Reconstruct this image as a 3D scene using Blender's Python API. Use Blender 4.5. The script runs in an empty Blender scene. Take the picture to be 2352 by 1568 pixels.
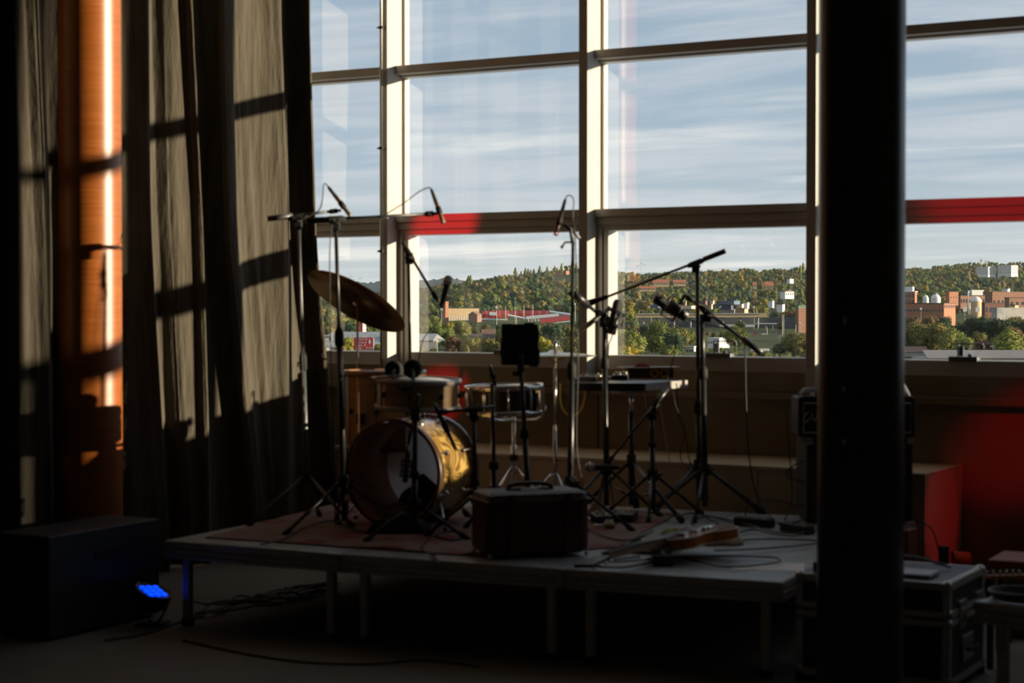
import bpy, bmesh, math, random
from math import sin, cos, tan, atan, atan2, pi, radians, sqrt
from mathutils import Vector, Matrix
V = Vector
SC = bpy.context.scene
COL = SC.collection

# ------------------------------------------------------------------ camera
# room axes: X runs along the window wall (to the right), Y points out through
# the glass, Z is up; the camera stands at the origin, 1.5 m above the floor
FPX, CX, CY, HC = 4200.0, 1176.0, 784.0, 1.5
YAW, PITCH = radians(30.36), atan(84 / FPX)
FW = V((-sin(YAW) * cos(PITCH), cos(YAW) * cos(PITCH), -sin(PITCH)))
RT = V((cos(YAW), sin(YAW), 0))
UP = RT.cross(FW)
EYE = V((0, 0, HC))
cam_data = bpy.data.cameras.new('camera')
cam = bpy.data.objects.new('camera', cam_data)
COL.objects.link(cam)
cam.matrix_world = Matrix(((RT.x, UP.x, -FW.x, 0), (RT.y, UP.y, -FW.y, 0), (RT.z, UP.z, -FW.z, HC), (0, 0, 0, 1)))
cam_data.sensor_width = 36.0
cam_data.lens = FPX / 2352 * 36.0
cam_data.clip_start, cam_data.clip_end = 0.05, 40000
cam_data.dof.use_dof = True
cam_data.dof.focus_distance = 45
cam_data.dof.aperture_fstop = 4.0
SC.camera = cam

# ------------------------------------------------------------------ sky, sun, exposure
SUN_AZ, SUN_EL = radians(24.2), atan(0.27 * sin(radians(24.2)))
w = bpy.data.worlds.new('world'); SC.world = w
w.use_nodes = True
nt = w.node_tree; nt.nodes.clear()
def nd(t, kind, **kw):
    n = t.nodes.new(kind)
    for k, v in kw.items():
        if k in n.inputs: n.inputs[k].default_value = v
        else: setattr(n, k, v)
    return n
def lk(t, a, b): t.links.new(a, b)
def ramp(t, fac, stops, interp='EASE'):
    r = t.nodes.new('ShaderNodeValToRGB'); r.color_ramp.interpolation = interp
    e = r.color_ramp.elements
    while len(e) < len(stops): e.new(0.5)
    for s, (p, c) in zip(e, stops): s.position = p; s.color = (*c, 1) if len(c) == 3 else c
    lk(t, fac, r.inputs['Fac']); return r
def mth(t, op, a, b=None, c=None):
    n = t.nodes.new('ShaderNodeMath'); n.operation = op
    for i, x in enumerate((a, b, c)):
        if x is None: continue
        if isinstance(x, (int, float)): n.inputs[i].default_value = x
        else: lk(t, x, n.inputs[i])
    return n.outputs[0]
def mixc(t, fac, a, b):
    n = t.nodes.new('ShaderNodeMix'); n.data_type = 'RGBA'
    for i, x in ((0, fac), (6, a), (7, b)):
        if isinstance(x, (int, float)): n.inputs[i].default_value = x
        elif isinstance(x, tuple): n.inputs[i].default_value = (*x, 1)
        else: lk(t, x, n.inputs[i])
    return n.outputs[2]
tc = nd(nt, 'ShaderNodeTexCoord')
sx = nd(nt, 'ShaderNodeSeparateXYZ'); lk(nt, tc.outputs['Generated'], sx.inputs[0])
el = mth(nt, 'MAXIMUM', sx.outputs['Z'], 0.0)
den = mth(nt, 'ADD', el, 0.055)
px_ = mth(nt, 'DIVIDE', sx.outputs['X'], den)
py_ = mth(nt, 'DIVIDE', sx.outputs['Y'], den)
cb = nd(nt, 'ShaderNodeCombineXYZ'); lk(nt, px_, cb.inputs[0]); lk(nt, py_, cb.inputs[1])
mp = nd(nt, 'ShaderNodeMapping'); mp.inputs['Rotation'].default_value = (0, 0, radians(24)); mp.inputs['Scale'].default_value = (0.50, 0.95, 1)
lk(nt, cb.outputs[0], mp.inputs[0])
n1 = nd(nt, 'ShaderNodeTexNoise', Scale=1.25, Detail=8.0, Roughness=0.58, Distortion=0.5); lk(nt, mp.outputs[0], n1.inputs['Vector'])
mp2 = nd(nt, 'ShaderNodeMapping'); mp2.inputs['Rotation'].default_value = (0, 0, radians(31)); mp2.inputs['Location'].default_value = (3.3, 1.7, 0); mp2.inputs['Scale'].default_value = (0.16, 0.42, 1)
lk(nt, cb.outputs[0], mp2.inputs[0])
n2 = nd(nt, 'ShaderNodeTexNoise', Scale=1.7, Detail=5.0, Roughness=0.5, Distortion=0.5); lk(nt, mp2.outputs[0], n2.inputs['Vector'])
base = ramp(nt, el, [(0.0, (0.53, 0.59, 0.60)), (0.04, (0.49, 0.57, 0.62)), (0.08, (0.38, 0.49, 0.60)), (0.20, (0.32, 0.43, 0.56)), (1.0, (0.20, 0.32, 0.50))], 'LINEAR')
dark = ramp(nt, n1.outputs['Fac'], [(0.36, (0, 0, 0)), (0.66, (1, 1, 1))])
cl1 = mixc(nt, mth(nt, 'MULTIPLY', dark.outputs[0], 0.72), base.outputs[0], (0.66, 0.685, 0.74))
lite = ramp(nt, n2.outputs['Fac'], [(0.54, (0, 0, 0)), (0.68, (1, 1, 1))])
cl2 = mixc(nt, mth(nt, 'MULTIPLY', mth(nt, 'MULTIPLY', lite.outputs[0], mth(nt, 'MULTIPLY_ADD', n1.outputs['Fac'], 1.6, 0.0)), 0.8), cl1, (1.0, 0.97, 0.92))
bg = nd(nt, 'ShaderNodeBackground', Strength=1.16); lk(nt, cl2, bg.inputs['Color'])
wo = nd(nt, 'ShaderNodeOutputWorld'); lk(nt, bg.outputs[0], wo.inputs['Surface'])

def lamp(name, kind, loc, to=None, **kw):
    d = bpy.data.lights.new(name, kind); o = bpy.data.objects.new(name, d); COL.objects.link(o)
    o.location = loc
    if to is not None: o.rotation_euler = (V(to) - V(loc)).to_track_quat('-Z', 'Y').to_euler()
    for k, v in kw.items(): setattr(d, k, v)
    return o
SUN_DIR = V((cos(SUN_EL) * cos(SUN_AZ), cos(SUN_EL) * sin(SUN_AZ), sin(SUN_EL)))
lamp('sun', 'SUN', SUN_DIR * 50, (0, 0, 0), energy=12.0, color=(1, 0.84, 0.60), angle=radians(0.53))
SC.view_settings.view_transform = 'Standard'
SC.view_settings.look = 'None'
SC.view_settings.exposure = 0.0
SC.view_settings.gamma = 1.0
SC.view_settings.use_curve_mapping = False
SC.cycles.use_denoising = True
SC.cycles.max_bounces = 10
SC.cycles.transparent_max_bounces = 24
SC.cycles.sample_clamp_indirect = 4.0

# measuring helpers: where the sight line through a photograph pixel meets a plane of the room
def ray(px, py): return FW + RT * ((px - CX) / FPX) + UP * ((CY - py) / FPX)
def at(px, py, Z): return EYE + ray(px, py) * Z
def onz(px, py, z):
    r = ray(px, py); return EYE + r * ((z - HC) / r.z)
def ony(px, py, y):
    r = ray(px, py); return EYE + r * (y / r.y)
def onx(px, py, x):
    r = ray(px, py); return EYE + r * (x / r.x)
def depth(p): return (V(p) - EYE).dot(FW)

# ------------------------------------------------------------------ materials
MATS = {}
def mat(name, col, rough=0.6, metal=0.0, var=0.0, vscale=8.0, bump=0.0, bscale=60.0, spec=0.5, stretch=(1, 1, 1), emit=None, coat=0.0, objvar=0.0, sheen=0.0, coords='Object', rvar=0.0):
    if name in MATS: return MATS[name]
    m = bpy.data.materials.new(name); m.use_nodes = True
    t = m.node_tree; b = t.nodes['Principled BSDF']
    b.inputs['Base Color'].default_value = (*col, 1)
    b.inputs['Roughness'].default_value = rough
    b.inputs['Metallic'].default_value = metal
    b.inputs['Specular IOR Level'].default_value = spec
    b.inputs['Coat Weight'].default_value = coat
    b.inputs['Sheen Weight'].default_value = sheen
    tcn = nd(t, 'ShaderNodeTexCoord'); mpn = nd(t, 'ShaderNodeMapping'); mpn.inputs['Scale'].default_value = stretch
    lk(t, tcn.outputs[coords], mpn.inputs[0])
    if var or rvar:
        nz = nd(t, 'ShaderNodeTexNoise', Scale=vscale, Detail=4.0); lk(t, mpn.outputs[0], nz.inputs['Vector'])
    if var:
        mr = nd(t, 'ShaderNodeMapRange'); mr.inputs[1].default_value = 0.3; mr.inputs[2].default_value = 0.7
        mr.inputs[3].default_value = 1 - var; mr.inputs[4].default_value = 1 + var
        lk(t, nz.outputs['Fac'], mr.inputs[0])
        hs = nd(t, 'ShaderNodeHueSaturation'); hs.inputs['Color'].default_value = (*col, 1)
        if objvar:
            oi = nd(t, 'ShaderNodeObjectInfo')
            f = mth(t, 'ADD', mth(t, 'MULTIPLY', oi.outputs['Random'], objvar * 2), 1 - objvar)
            lk(t, mth(t, 'MULTIPLY', mr.outputs[0], f), hs.inputs['Value'])
            lk(t, mth(t, 'ADD', mth(t, 'MULTIPLY', oi.outputs['Random'], objvar * 0.12), 0.5 - objvar * 0.06), hs.inputs['Hue'])
        else: lk(t, mr.outputs[0], hs.inputs['Value'])
        lk(t, hs.outputs[0], b.inputs['Base Color'])
    if rvar:
        mr2 = nd(t, 'ShaderNodeMapRange'); mr2.inputs[3].default_value = max(0, rough - rvar); mr2.inputs[4].default_value = min(1, rough + rvar)
        lk(t, nz.outputs['Fac'], mr2.inputs[0]); lk(t, mr2.outputs[0], b.inputs['Roughness'])
    if bump:
        nb = nd(t, 'ShaderNodeTexNoise', Scale=bscale, Detail=3.0); lk(t, mpn.outputs[0], nb.inputs['Vector'])
        bn = nd(t, 'ShaderNodeBump', Strength=bump, Distance=0.01); lk(t, nb.outputs['Fac'], bn.inputs['Height']); lk(t, bn.outputs[0], b.inputs['Normal'])
    if emit:
        b.inputs['Emission Color'].default_value = (*emit[0], 1); b.inputs['Emission Strength'].default_value = emit[1]
    MATS[name] = m; return m

# ------------------------------------------------------------------ mesh building
WL = {}
class MB:
    def __init__(s): s.v = []; s.f = []; s.sm = []
    def add(s, vs, fs, smooth=False):
        o = len(s.v); s.v += [V(p) for p in vs]
        for f in fs: s.f.append([i + o for i in f]); s.sm.append(smooth)
        return s
    def box(s, a, b):
        x0, y0, z0 = a; x1, y1, z1 = b
        return s.add([(x0, y0, z0), (x1, y0, z0), (x1, y1, z0), (x0, y1, z0), (x0, y0, z1), (x1, y0, z1), (x1, y1, z1), (x0, y1, z1)],
                     [(0, 3, 2, 1), (4, 5, 6, 7), (0, 1, 5, 4), (1, 2, 6, 5), (2, 3, 7, 6), (3, 0, 4, 7)])
    def obox(s, c, ax, ay, az, sx_, sy_, sz_):
        c = V(c); ax, ay, az = V(ax).normalized() * sx_ / 2, V(ay).normalized() * sy_ / 2, V(az).normalized() * sz_ / 2
        P = [c + i * ax + j * ay + k * az for k in (-1, 1) for j, i in ((-1, -1), (-1, 1), (1, 1), (1, -1))]
        return s.add(P, [(0, 3, 2, 1), (4, 5, 6, 7), (0, 1, 5, 4), (1, 2, 6, 5), (2, 3, 7, 6), (3, 0, 4, 7)])
    def prism(s, pts, off):
        off = V(off); n = len(pts); pts = [V(p) for p in pts]
        return s.add(pts + [p + off for p in pts], [list(range(n))[::-1], list(range(n, 2 * n))] + [(i, (i + 1) % n, n + (i + 1) % n, n + i) for i in range(n)])
    def tube(s, pts, r, n=10, caps=True):
        pts = [V(p) for p in pts]; rs = r if isinstance(r, (list, tuple)) else [r] * len(pts)
        vs, fs = [], []; prev = None
        for i, p in enumerate(pts):
            d = (pts[min(i + 1, len(pts) - 1)] - pts[max(i - 1, 0)])
            if d.length < 1e-9: d = V((0, 0, 1))
            d.normalize()
            if prev is None:
                a = d.orthogonal().normalized()
            else:
                a = prev - d * prev.dot(d)
                a = a.normalized() if a.length > 1e-6 else d.orthogonal().normalized()
            prev = a; b = d.cross(a)
            for k in range(n):
                t = 2 * pi * k / n; vs.append(p + (a * cos(t) + b * sin(t)) * rs[i])
        for i in range(len(pts) - 1):
            for k in range(n):
                k2 = (k + 1) % n; fs.append((i * n + k, i * n + k2, (i + 1) * n + k2, (i + 1) * n + k))
        s.add(vs, fs, True)
        if caps:
            o = len(s.v) - len(vs); L = len(pts) - 1
            s.f.append([o + k for k in range(n)][::-1]); s.sm.append(False)
            s.f.append([o + L * n + k for k in range(n)]); s.sm.append(False)
        return s
    def lathe(s, prof, o, ax=(0, 0, 1), n=32, smooth=True, xref=None):
        # prof: list of (radius, height along ax)
        o = V(o); ax = V(ax).normalized(); a = (V(xref) - ax * V(xref).dot(ax)).normalized() if xref else ax.orthogonal().normalized(); b = ax.cross(a)
        vs, fs = [], []
        for r, h in prof:
            for k in range(n):
                t = 2 * pi * k / n; vs.append(o + ax * h + (a * cos(t) + b * sin(t)) * max(r, 1e-5))
        for i in range(len(prof) - 1):
            for k in range(n):
                k2 = (k + 1) % n; fs.append((i * n + k, i * n + k2, (i + 1) * n + k2, (i + 1) * n + k))
        return s.add(vs, fs, smooth)
    def ball(s, c, r, n=14, sc=(1, 1, 1)):
        m = n // 2; vs, fs = [], []; c = V(c)
        for i in range(m + 1):
            ph = pi * i / m
            for k in range(n):
                t = 2 * pi * k / n; vs.append(c + V((sin(ph) * cos(t) * r * sc[0], sin(ph) * sin(t) * r * sc[1], cos(ph) * r * sc[2])))
        for i in range(m):
            for k in range(n):
                k2 = (k + 1) % n; fs.append((i * n + k, (i + 1) * n + k, (i + 1) * n + k2, i * n + k2))
        return s.add(vs, fs, True)
    def torus(s, c, ax, R, r, n=28, m=8, a0=0, a1=2 * pi, xref=None):
        c = V(c); ax = V(ax).normalized(); a = (V(xref) - ax * V(xref).dot(ax)).normalized() if xref else ax.orthogonal().normalized(); b = ax.cross(a)
        full = abs(a1 - a0 - 2 * pi) < 1e-6; cnt = n if full else n + 1
        vs, fs = [], []
        for i in range(cnt):
            t = a0 + (a1 - a0) * i / n; d = a * cos(t) + b * sin(t)
            for k in range(m):
                q = 2 * pi * k / m; vs.append(c + d * (R + r * cos(q)) + ax * (r * sin(q)))
        for i in range(n):
            j = (i + 1) % cnt
            for k in range(m):
                k2 = (k + 1) % m; fs.append((i * m + k, j * m + k, j * m + k2, i * m + k2))
        return s.add(vs, fs, True)
    def build(s, name, m, parent=None, at_=None, bevel=0.0, weld=False):
        if parent is not None: o = WL[parent.name]
        elif at_ is not None: o = V(at_)
        else:
            xs = [p.x for p in s.v]; ys = [p.y for p in s.v]; zs = [p.z for p in s.v]
            o = V(((min(xs) + max(xs)) / 2, (min(ys) + max(ys)) / 2, min(zs)))
        me = bpy.data.meshes.new(name)
        me.from_pydata([p - o for p in s.v], [], s.f)
        me.polygons.foreach_set('use_smooth', s.sm)
        bm = bmesh.new(); bm.from_mesh(me)
        if weld: bmesh.ops.remove_doubles(bm, verts=bm.verts, dist=1e-5)
        bmesh.ops.recalc_face_normals(bm, faces=bm.faces); bm.to_mesh(me); bm.free()
        me.materials.append(m); me.update()
        ob = bpy.data.objects.new(name, me); COL.objects.link(ob)
        if parent is not None: ob.parent = parent
        else: ob.location = o
        WL[ob.name] = o
        if bevel:
            bv = ob.modifiers.new('bevel', 'BEVEL'); bv.width = bevel; bv.segments = 2; bv.limit_method = 'ANGLE'
        return ob
def thing(name, label, cat, loc, group=None):
    o = bpy.data.objects.new(name, None); COL.objects.link(o); o.location = loc; o.empty_display_size = 0.1
    WL[o.name] = V(loc); return tag(o, label, cat, group)
def tag(o, label=None, cat=None, group=None, kind=None):
    if label: o['label'] = label
    if cat: o['category'] = cat
    if group: o['group'] = group
    if kind: o['kind'] = kind
    return o
def structure(name, loc=(0, 0, 0), label=None, cat=None):
    o = bpy.data.objects.new(name, None); COL.objects.link(o); o.location = loc; WL[o.name] = V(loc)
    return tag(o, label, cat, kind='structure')
def smooth_path(pts, n=8):
    P = [V(p) for p in pts]; out = []
    for i in range(len(P) - 1):
        p0, p1, p2, p3 = P[max(i - 1, 0)], P[i], P[i + 1], P[min(i + 2, len(P) - 1)]
        for k in range(n):
            t = k / n
            out.append(0.5 * ((2 * p1) + (p2 - p0) * t + (2 * p0 - 5 * p1 + 4 * p2 - p3) * t * t + (3 * p1 - p0 - 3 * p2 + p3) * t ** 3))
    out.append(P[-1]); return out
# ------------------------------------------------------------------ palette
M_frame = mat('frame_paint', (0.46, 0.44, 0.41), 0.45, var=0.05, vscale=3)
M_panel = mat('spandrel_panel', (0.20, 0.16, 0.10), 0.24, var=0.15, vscale=2.5, rvar=0.08)
M_bench = mat('bench_board', (0.50, 0.39, 0.27), 0.55, var=0.08, vscale=4)
M_floor = mat('floor_board', (0.16, 0.14, 0.11), 0.62, var=0.25, vscale=1.3, bump=0.05, bscale=40, rvar=0.1)
M_wall = mat('dark_wall', (0.34, 0.29, 0.23), 0.9, var=0.1)
M_ceil = mat('dark_ceiling', (0.42, 0.38, 0.31), 0.95, var=0.1)
M_black = mat('black_paint', (0.012, 0.012, 0.013), 0.38, var=0.2, vscale=20)
M_rubber = mat('black_rubber', (0.012, 0.012, 0.012), 0.8, var=0.2, vscale=30)
M_cable = mat('black_cable', (0.010, 0.011, 0.012), 0.5, var=0.2, vscale=30)
M_chrome = mat('chrome', (0.72, 0.70, 0.67), 0.14, 1.0, var=0.05, vscale=30)
M_steel = mat('dull_steel', (0.42, 0.42, 0.41), 0.35, 1.0, var=0.08, vscale=30)
M_greymetal = mat('grey_metal', (0.14, 0.14, 0.145), 0.45, 0.6, var=0.1, vscale=30)
M_grille = mat('mic_grille', (0.32, 0.31, 0.29), 0.5, 0.9, var=0.1, vscale=200, bump=0.5, bscale=500)
M_alu = mat('aluminium_rail', (0.46, 0.42, 0.38), 0.45, 0.35, var=0.12, vscale=12, stretch=(1, 1, 6))
M_deck = mat('stage_board', (0.34, 0.35, 0.35), 0.42, var=0.22, vscale=5, bump=0.15, bscale=150)

# ------------------------------------------------------------------ room shell
XL, XR, YB, ZC = -7.75, 5.0, -5.0, 6.6
YT, YP, YG, YG2 = 9.69, 9.595, 9.80, 9.835          # transom front, post front, upper glass, lower glass
fl = MB().box((XL, YB, -0.1), (XR, 10.1, 0)).build('floor', M_floor, at_=(0, 0, 0)); tag(fl, 'dark bare hall floor in front of the stage', kind='structure')
ce = MB().box((XL - .2, YB - .2, ZC), (XR + .2, 10.2, ZC + 0.2)).build('ceiling', M_ceil, at_=(0, 0, ZC)); tag(ce, kind='structure')
wl = MB().box((XL - 0.2, YB, 0), (XL, 10.2, ZC)).build('wall_left', M_wall); tag(wl, kind='structure')
wr = MB().box((XR, YB, 0), (XR + 0.2, 10.2, ZC)).build('wall_right', M_wall); tag(wr, kind='structure')
wf = MB().box((XL - .2, YB - 0.2, 0), (XR + .2, YB, ZC)).build('wall_front', M_wall); tag(wf, kind='structure')

PX0_ = -6.535
wr2 = MB().box((PX0_ + 1.432 * 5 - .056, 9.62, 0), (XR, 9.72, ZC)).build('wall_sun_cutoff', M_wall); tag(wr2, kind='structure')  # unseen closed wall past the last bay, put in to cut off the sun
# spandrel wall under the windows: one glossy brown panel for each bay, a sill board and a ledge
PX0, BAY, PW = -6.535, 1.432, 0.058                 # right face of the first post, bay width, post width
wb = structure('wall_back', (0, YT, 0), 'brown panelled wall under the big windows')
core = MB().box((XL, YT + 0.14, 0), (1.5, YT + 0.5, 0.99)).build('core', M_wall, wb)
for k in range(-1, 5):
    x0 = PX0 + BAY * k - PW / 2 - (0.5 if k < 0 else 0); x1 = PX0 + BAY * (k + 1) - PW / 2
    MB().box((x0 + .004, YT + 0.10, 0.0), (x1 - .004, YT + 0.15, 0.972)).build('panel', M_panel, wb, bevel=0.003)
    MB().box((x0 + .003, YT + 0.012, 1.005), (x1 - .003, YT + 0.12, 1.118)).build('panel', M_panel, wb, bevel=0.003)
    MB().box((x0 + .003, YT - 0.012, 0.962), (x1 - .003, YT + 0.14, 1.004)).build('ledge_board', M_panel, wb, bevel=0.004)

# glass: two uncoated sheets seen as one pane, mirror share from the Fresnel law
def glass_mat(name):
    m = bpy.data.materials.new(name); m.use_nodes = True; t = m.node_tree; t.nodes.clear()
    tr = nd(t, 'ShaderNodeBsdfTransparent'); tr.inputs[0].default_value = (0.965, 0.985, 0.975, 1)
    gl = nd(t, 'ShaderNodeBsdfGlossy', Roughness=0.0); gl.inputs['Color'].default_value = (1, 1, 1, 1)
    ge = nd(t, 'ShaderNodeNewGeometry'); vm = nd(t, 'ShaderNodeVectorMath', operation='DOT_PRODUCT'); lk(t, ge.outputs['Normal'], vm.inputs[0]); lk(t, ge.outputs['Incoming'], vm.inputs[1])
    fr = mth(t, 'MULTIPLY_ADD', mth(t, 'POWER', mth(t, 'SUBTRACT', 1.0, mth(t, 'ABSOLUTE', vm.outputs['Value'])), 5.0), 0.85, 0.15)
    mx = nd(t, 'ShaderNodeMixShader'); lk(t, fr, mx.inputs[0]); lk(t, tr.outputs[0], mx.inputs[1]); lk(t, gl.outputs[0], mx.inputs[2])
    o = nd(t, 'ShaderNodeOutputMaterial'); lk(t, mx.outputs[0], o.inputs[0]); return m
M_glass = glass_mat('window_glass')
def pane(x0, x1, z0, z1, y): return MB().add([(x0, y, z0), (x1, y, z0), (x1, y, z1), (x0, y, z1)], [(0, 1, 2, 3)])
ZSILL, ZM0, ZM1, ZU0, ZU1, ZT0, ZT1 = 1.20, 1.943, 2.072, 2.950, 3.020, 3.90, 3.97
for k in range(-1, 5):
    wname = 'window_%d' % (k + 2)
    xr = PX0 + BAY * k; xe = PX0 + BAY * (k + 1) - PW
    wn = structure(wname, (xr, YT, 0))
    # the post on the left of the bay
    MB().box((xr - PW, YP, 0.99), (xr, YG + .015, ZC)).build('post', M_frame, wn, bevel=0.002)
    # transoms: a flat face, a small lip below; the middle one is a stack of three profiles
    MB().box((xr, YT, ZU0 + .016), (xe, YG + .03, ZU1)).build('transom', M_frame, wn, bevel=0.002)
    MB().box((xr, YT + .05, ZU0), (xe, YG + .03, ZU0 + .018)).build('transom_lip', M_frame, wn)
    MB().box((xr, YT, ZT0), (xe, YG + .03, ZT1)).build('transom', M_frame, wn, bevel=0.002)
    MB().box((xr, YT, ZM1 - .046), (xe, YG2 + .02, ZM1)).build('transom', M_frame, wn, bevel=0.002)
    MB().box((xr, YT + .015, ZM1 - .092), (xe, YG2 + .015, ZM1 - .049)).build('transom', M_frame, wn, bevel=0.002)
    for zz in (4.85, 5.80): MB().box((xr, YT, zz), (xe, YG + .03, zz + .07)).build('transom', M_frame, wn)  # unseen upper rows, added with a higher ceiling to let in more sky light
    # slim glazing beads beside the upper panes
    for (z0, z1) in ((ZM1, ZU0), (ZU1, ZT0)):
        MB().box((xr, YG - .03, z0), (xr + .018, YG + .02, z1)).build('glazing_bead', M_frame, wn)
        MB().box((xe - .018, YG - .03, z0), (xe, YG + .02, z1)).build('glazing_bead', M_frame, wn)
    pane(xr, xe, ZM1, ZU0, YG).build('glass_pane', M_glass, wn)
    pane(xr, xe, ZU1, ZT0, YG).build('glass_pane', M_glass, wn)
    for za_, zb_ in ((ZT1, 4.85), (4.92, 5.80), (5.87, ZC)): pane(xr, xe, za_, zb_, YG).build('glass_pane', M_glass, wn)
    # opening casement of the lower row
    ya, yb, fwid = YT + .035, YG2 + .012, 0.074
    zb, zt = ZSILL - 0.082, ZM1 - 0.094
    fr = MB()
    fr.box((xr, ya, zb), (xr + fwid, yb, zt)); fr.box((xe - fwid * .45, ya, zb), (xe, yb, zt))
    fr.box((xr + fwid, ya, ZM0), (xe - fwid * .45, yb, zt)); fr.box((xr + fwid, ya, zb), (xe - fwid * .45, yb, ZSILL))
    cs = fr.build('casement', M_frame, wn, bevel=0.003)
    MB().box((xr + .03, ya - .012, zb + .006), (xr + .036, ya + .001, zt - .03)).box((xr + .03, ya - .012, zb), (xe, ya + .001, zb + .008)).build('casement_bead', M_frame, cs)
    pane(xr + fwid, xe - fwid * .45, ZSILL, ZM0, YG2).build('glass_pane', M_glass, wn)
    # stay fitting standing on the bottom rail
    hx = xr + 0.80
    st = MB().box((hx - .085, ya - .02, ZSILL - .004), (hx + .075, ya + .035, ZSILL + .022)).build('window_stay', M_greymetal, wn, bevel=0.004)
    MB().box((hx - .035, ya - .012, ZSILL + .086), (hx + .10, ya + .006, ZSILL + .094)).box((hx - .038, ya - .012, ZSILL + .02), (hx - .032, ya + .02, ZSILL + .09)).build('stay_arm', M_greymetal, st)
    MB().box((hx - .030, ya - .006, ZSILL + .024), (hx - .006, ya + .004, ZSILL + .080)).box((hx + .018, ya - .006, ZSILL + .0), (hx + .040, ya + .004, ZSILL + .036)).box((hx + .085, ya - .006, ZSILL + .066), (hx + .105, ya + .004, ZSILL + .084)).build('stay_plate', M_chrome, st)
    if k == 0:   # bright closing rod clipped to the first post
        rd = MB().tube([(xr - .032, YP - .018, 1.02), (xr - .032, YP - .018, ZC)], .0085, 10).build('closing_rod', M_steel, wn)
        for z in (3.25, 2.49, 1.84, 1.06):
            MB().tube([(xr - .062, YP - .02, z), (xr - .014, YP - .02, z)], .005, 8).box((xr - .046, YP - .03, z - .008), (xr - .018, YP, z + .008)).build('rod_clip', M_black, rd)

# low bench with a pale top that runs along the wall behind the stage and ends at the right
bn = thing('window_bench', 'long low brown bench with a pale top edge along the window wall behind the stage', 'bench', (-5, 9.4, 0))
BX1, BY0, BZ = -2.90, 9.15, 0.635
MB().box((-6.62, BY0 - .012, BZ - .022), (BX1, YT + .098, BZ)).build('bench_top', M_bench, bn, bevel=0.004)
for i in range(4):
    xa = -6.6 + i * (BX1 + 6.6) / 4; xb = xa + (BX1 + 6.6) / 4
    MB().box((xa + .003, BY0, 0.26), (xb - .003, BY0 + .03, BZ - .022)).build('front_panel', M_bench, bn, bevel=0.003)
    MB().box((xa + .003, BY0 + .006, 0.0), (xb - .003, BY0 + .03, 0.255)).build('front_panel', M_bench, bn, bevel=0.003)
MB().box((BX1 - .03, BY0 + .03, 0), (BX1, YT + .098, BZ - .022)).build('end_panel', M_bench, bn, bevel=0.003)

# ------------------------------------------------------------------ curtain on the left wall
M_curtain = bpy.data.materials.new('curtain_cloth'); M_curtain.use_nodes = True
t = M_curtain.node_tree; b = t.nodes['Principled BSDF']; b.inputs['Roughness'].default_value = 0.95; b.inputs['Sheen Weight'].default_value = 0.15; b.inputs['Specular IOR Level'].default_value = 0.1
tcn = nd(t, 'ShaderNodeTexCoord'); mpn = nd(t, 'ShaderNodeMapping'); mpn.inputs['Scale'].default_value = (3, 9, 1.1); lk(t, tcn.outputs['Object'], mpn.inputs[0])
nz = nd(t, 'ShaderNodeTexNoise', Scale=2.0, Detail=5.0, Roughness=0.6); lk(t, mpn.outputs[0], nz.inputs['Vector'])
rc = ramp(t, nz.outputs['Fac'], [(0.25, (0.060, 0.050, 0.036)), (0.75, (0.098, 0.084, 0.064))]); lk(t, rc.outputs[0], b.inputs['Base Color'])
wv = nd(t, 'ShaderNodeTexNoise', Scale=420.0, Detail=1.0); lk(t, tcn.outputs['Object'], wv.inputs['Vector'])
bp1 = nd(t, 'ShaderNodeBump', Strength=0.25, Distance=0.004); lk(t, wv.outputs['Fac'], bp1.inputs['Height'])
bp2 = nd(t, 'ShaderNodeBump', Strength=0.5, Distance=0.05); lk(t, nz.outputs['Fac'], bp2.inputs['Height']); lk(t, bp1.outputs[0], bp2.inputs['Normal']); lk(t, bp2.outputs[0], b.inputs['Normal'])
def curtain(name, label, keys, zs):
    # keys: for each height a list of (px, py, X): plan points of the folds measured at that height
    rows = []
    for lst in keys:
        P = [onx(px, py, X) for (px, py, X) in lst]
        rows.append(smooth_path([V((p.x, p.y, 0)) for p in P], 9))
    n = len(rows[0]); nz_ = 26; vs = []; rng = random.Random(3)
    for i in range(nz_ + 1):
        z = zs[0] + (zs[-1] - zs[0]) * i / nz_
        # piecewise interpolation between the measured heights
        for a in range(len(zs) - 1):
            if z <= zs[a + 1] + 1e-6: break
        f = (z - zs[a]) / (zs[a + 1] - zs[a]); f = max(0, min(1, f))
        for j in range(n):
            p = rows[a][j].lerp(rows[a + 1][j], f)
            wob = 0.010 * sin(j * 0.9 + z * 2.1) * (0.4 + 0.6 * sin(z * 1.3 + j * .21))
            vs.append((p.x + wob, p.y + wob * .6, z))
    fs = [(i * n + j, i * n + j + 1, (i + 1) * n + j + 1, (i + 1) * n + j) for i in range(nz_) for j in range(n - 1)]
    mb = MB().add(vs, fs, True)
    ob = mb.build(name, M_curtain); tag(ob, label, 'curtain')
    so = ob.modifiers.new('thick', 'SOLIDIFY'); so.thickness = 0.004
    return ob
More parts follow.
